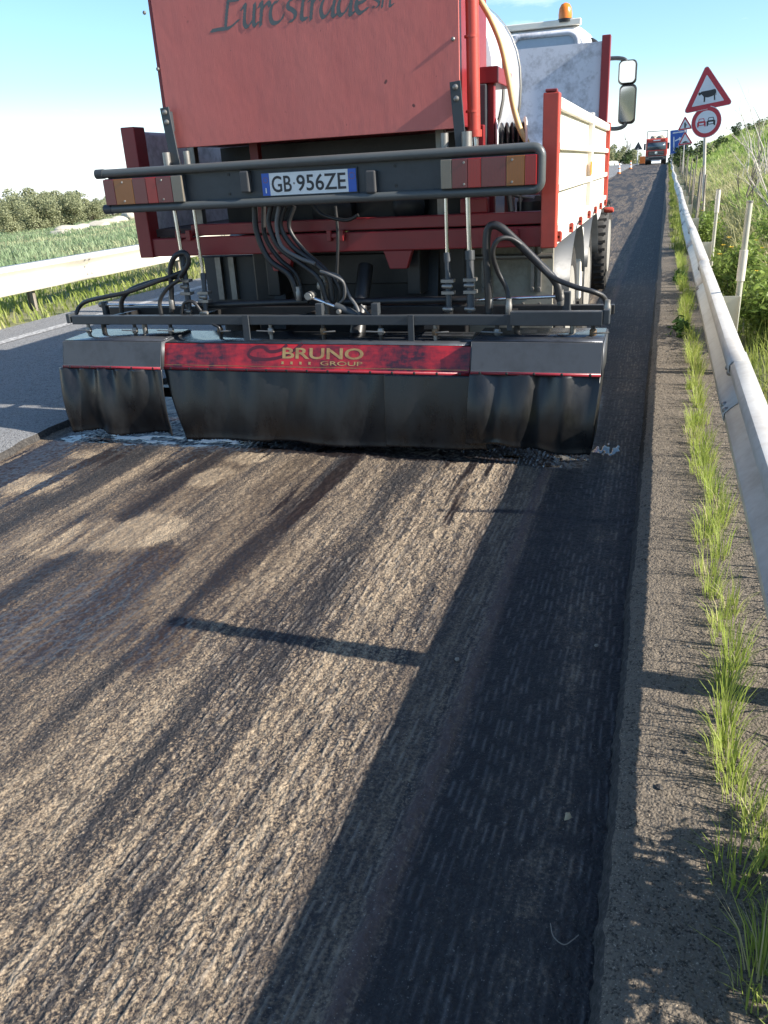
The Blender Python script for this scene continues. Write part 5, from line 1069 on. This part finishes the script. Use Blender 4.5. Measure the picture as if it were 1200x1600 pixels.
# rubber curtains
def curtain(x0t, x1t, x0b, x1b, yt, zt_, zb_, fold, n=120, m_=30, bulge=.04, wave=None):
    V = []; 
    for j in range(m_+1):
        t = j/m_
        for i in range(n+1):
            s = i/n; x = (x0t+(x1t-x0t)*s)*(1-t)+(x0b+(x1b-x0b)*s)*t
            y = yt-bulge*math.sin(min(1, t*1.1)*math.pi*.75)*1.0 - fold(x, t, s); z = zt_+(zb_-zt_)*t+(wave(s)*t if wave else 0)+(.010*(random.random()-.5) if j == m_ else 0); V.append((x, y, z))
    k = n+1; return B().add(V, [(j*k+i, j*k+i+1, (j+1)*k+i+1, (j+1)*k+i) for j in range(m_) for i in range(n)]).build('curtain', M_CURT, TK, smooth=True, solid=.006)
def gz_(x, c, w_): return math.exp(-((x-c)/w_)**2)
def foldL(x, t, s): return 1.25*(.030*gz_(s, .06, .12)*(.4+t)+.034*gz_(s, .42, .13)*(.35+.8*t)-.028*gz_(s, .24, .10)*t+.020*gz_(s, .72, .16)*(1-t)*1.2-.020*gz_(s, .85, .14)*t+.030*gz_(s, 1.0, .05)*t+.012*math.sin(s*34)*(1-t)**3)
def foldC(x, t, s): return .012*math.sin(s*9+.8)*(.3+t)+.010*math.sin(s*17+t*2)*(.4+.6*t)+.016*gz_(s, .36, .08)*t-.014*gz_(s, .55, .05)*(1-t)+.006*math.sin(s*60+3*t)*(1-t)**2+.02*t*t
def foldS(x, t, s): return .006*math.sin(s*11+1)*(.4+t)+.012*gz_(s, .25, .15)*t-.010*gz_(s, .6, .2)*t+.02*t*t
def foldR(x, t, s): return 1.1*(.034*gz_(s, .10, .13)*(.5+.5*t)-.030*gz_(s, .24, .07)*(1-t)**.7+.036*gz_(s, .40, .13)*(.6+.4*t)-.024*gz_(s, .56, .07)*(1-.4*t)+.030*gz_(s, .74, .07)*(1-t*.5)-.026*gz_(s, .92, .07)*(1-t)+.02*gz_(s, .9, .18)*t+.006*math.sin(s*30)*(1-t)**3)
curtain(LX0-.03, LX1+.005, LX0+.02, LX1+.04, 4.135, .456, .062, foldL, wave=lambda s: .008*math.sin(s*9))
SX = A(600, 600, 4.14).x
curtain(CX0, SX+.02, CX0+.12, SX+.02, 4.162, .452, .040, foldC, 190, 30, .03, lambda s: .004*math.sin(s*4.5))
curtain(SX, CX1+.06, SX+.005, CX1+.10, 4.150, .450, .050, foldS, 110, 30, .022, lambda s: .004*math.sin(s*5+2))
for (xa_, xb_, yy_, zz_) in ((LX0, LX1, 4.118, .447), (CX0, CX1, 4.146, .443), (RX0, RX1, 4.112, .459)):
    nb = int((xb_-xa_)/.115)
    for k in range(nb): x_ = xa_+.05+(xb_-xa_-.1)*k/(nb-1); B().lathe((x_, yy_+.004, zz_+.014), (0, -1, 0), [(.008, 0), (.008, .006), (.004, .009)], 7).build('curtain_bolt', M_BLACK, TK)
curtain(RX0-.005, RX1+.003, RX0-.02, RX1-.03, 4.132, .468, .095, foldR, 150, 34, .045, lambda s: -.02*s+.015*math.sin(s*6))
# flap skirts of the bar's ends and front, so that no daylight enters below
B().add([(RX1-.005, 4.13, .46), (RX1-.03, 4.13, .08), (RX1-.03, 4.46, .08), (RX1-.005, 4.46, .46)], [(0, 1, 2, 3)]).build('end_curtain', M_CURT, TK, solid=.006)
B().add([(LX0, 4.13, .45), (LX0+.02, 4.13, .08), (LX0+.02, 4.46, .08), (LX0, 4.46, .45)], [(0, 1, 2, 3)]).build('end_curtain', M_CURT, TK, solid=.006)
B().box(CX0+.75, RX1-.6, 4.50, 4.51, .16, .60).build('front_curtain', M_CURT, TK)
B().box(LX0+.04, RX1-.05, 4.30, 4.36, .24, .30).build('spray_pipe', M_BLACK, TK)

# ------------------------------------------------------------------ oncoming truck far ahead
fx, fy = -1.33, 112.; fz = float(rise(fy)); FT = thing('oncoming_truck', 'small distant red truck facing the camera at the end of the road', 'truck', (fx, fy, fz))
def fb_(x0, x1, y0, y1, z0, z1, name, mat, bev=.02, par=None): return B().box(fx+x0, fx+x1, fy+y0, fy+y1, fz+z0, fz+z1).build(name, mat, par or FT, bevel=bev)
poly = [(0, .55), (0, 1.45), (.14, 2.55), (.35, 2.85), (2.0, 2.85), (2.0, .55)]
cabf = B().prism(poly, fx-1.2, fx+1.2, lambda u, v, w_: (w_, fy+u, fz+v)).build('cab', M_REDORANGE, FT, bevel=.06)
ws = B().add([(fx-1.08, fy+.02, fz+1.62), (fx+1.08, fy+.02, fz+1.62), (fx+1.02, fy+.12, fz+2.42), (fx-1.02, fy+.12, fz+2.42)], [(0, 1, 2, 3)]).build('windscreen', M_GLASS, FT, solid=.03)
for z in (1.05, 1.22, 1.38): fb_(-.85, .85, -.045, -.01, z, z+.07, 'grille_bar', M_STEEL, .01)
fb_(-.9, .9, -.03, -.005, .98, 1.50, 'grille', M_BLACK, .01); fb_(-1.22, 1.22, -.12, .1, .48, .92, 'bumper', M_DGREY, .04); fb_(-.85, .85, -.14, -.125, .80, .88, 'bumper_trim', M_STEEL, .01); fb_(-.5, .5, -.15, -.121, .36, .48, 'number_plate', M_SIGNWHITE, .005)
B().lathe((fx, fy-.05, fz+1.28), (0, -1, 0), [(.15, 0), (.15, .02), (.12, .021)], 20).build('grille_badge', M_CHROME, FT)
for s in (-1, 1):
    fb_(min(s*.78, s*1.16), max(s*.78, s*1.16), -.135, -.121, .62, .80, 'headlight', M_LWHT, .01); fb_(min(s*1.24, s*1.46), max(s*1.24, s*1.46), .1, .25, 1.65, 2.35, 'mirror', M_DGREY, .03); B().cyl((fx+s*1.15, fy+.2, fz+2.3), (fx+s*1.3, fy+.18, fz+2.3), .03, 8).build('mirror_arm', M_BLACK, FT)
    wt = B().lathe((fx+s*1.22, fy+.9, fz+.5), (-s, 0, 0), [(.28, .03), (.44, 0), (.5, .05), (.5, .27), (.44, .32), (.28, .3)], 28).build('wheel', M_TYRE, FT); B().lathe((fx+s*1.19, fy+.9, fz+.5), (-s, 0, 0), [(.28, 0), (.1, .05)], 20).build('rim', M_RIM, wt)
fb_(-1.0, 1.0, .1, .4, 2.55, 2.80, 'sun_visor', M_REDORANGE, .04); fb_(-.4, .4, .085, .098, 2.60, 2.72, 'roof_badge', M_SIGNWHITE, .004)
fb_(-1.22, 1.22, 2.2, 8.5, 1.0, 1.2, 'bed', M_BLACK, .02); fb_(-1.25, 1.25, 2.15, 2.25, 1.1, 2.9, 'bed_headboard', M_REDORANGE, .02)
for x in (-1.2, 1.12): fb_(x, x+.08, 2.1, 2.14, 1.2, 3.75, 'frame_post', M_DGREY, .01)
fb_(-1.2, 1.2, 2.1, 2.14, 3.66, 3.74, 'frame_bar', M_DGREY, .01); fb_(1.02, 1.2, 1.95, 2.12, 2.85, 3.0, 'frame_foot', M_STEEL, .01)
import bmesh
for i, (x, w_) in enumerate(((-.42, .42), (.42, .46))):
    bm = bmesh.new(); bmesh.ops.create_icosphere(bm, subdivisions=3, radius=1)
    for v in bm.verts: v.co = Vector((v.co.x*w_, v.co.y*.5, v.co.z*.34))*(1+.15*math.sin(v.co.x*7+i)*math.cos(v.co.y*6))
    me = bpy.data.meshes.new('load_heap'); bm.to_mesh(me); bm.free(); me.materials.append(M_OLIVE); o = bpy.data.objects.new('load_heap', me); COL.objects.link(o); o.parent = FT; o.location = (x, 2.9, 2.92)
for s in (-.75, .75): wt = B().lathe((fx+s*1.5, fy+6.5, fz+.5), (-1 if s > 0 else 1, 0, 0), [(.28, .03), (.44, 0), (.5, .05), (.5, .5), (.44, .55)], 24).build('wheel', M_TYRE, FT)
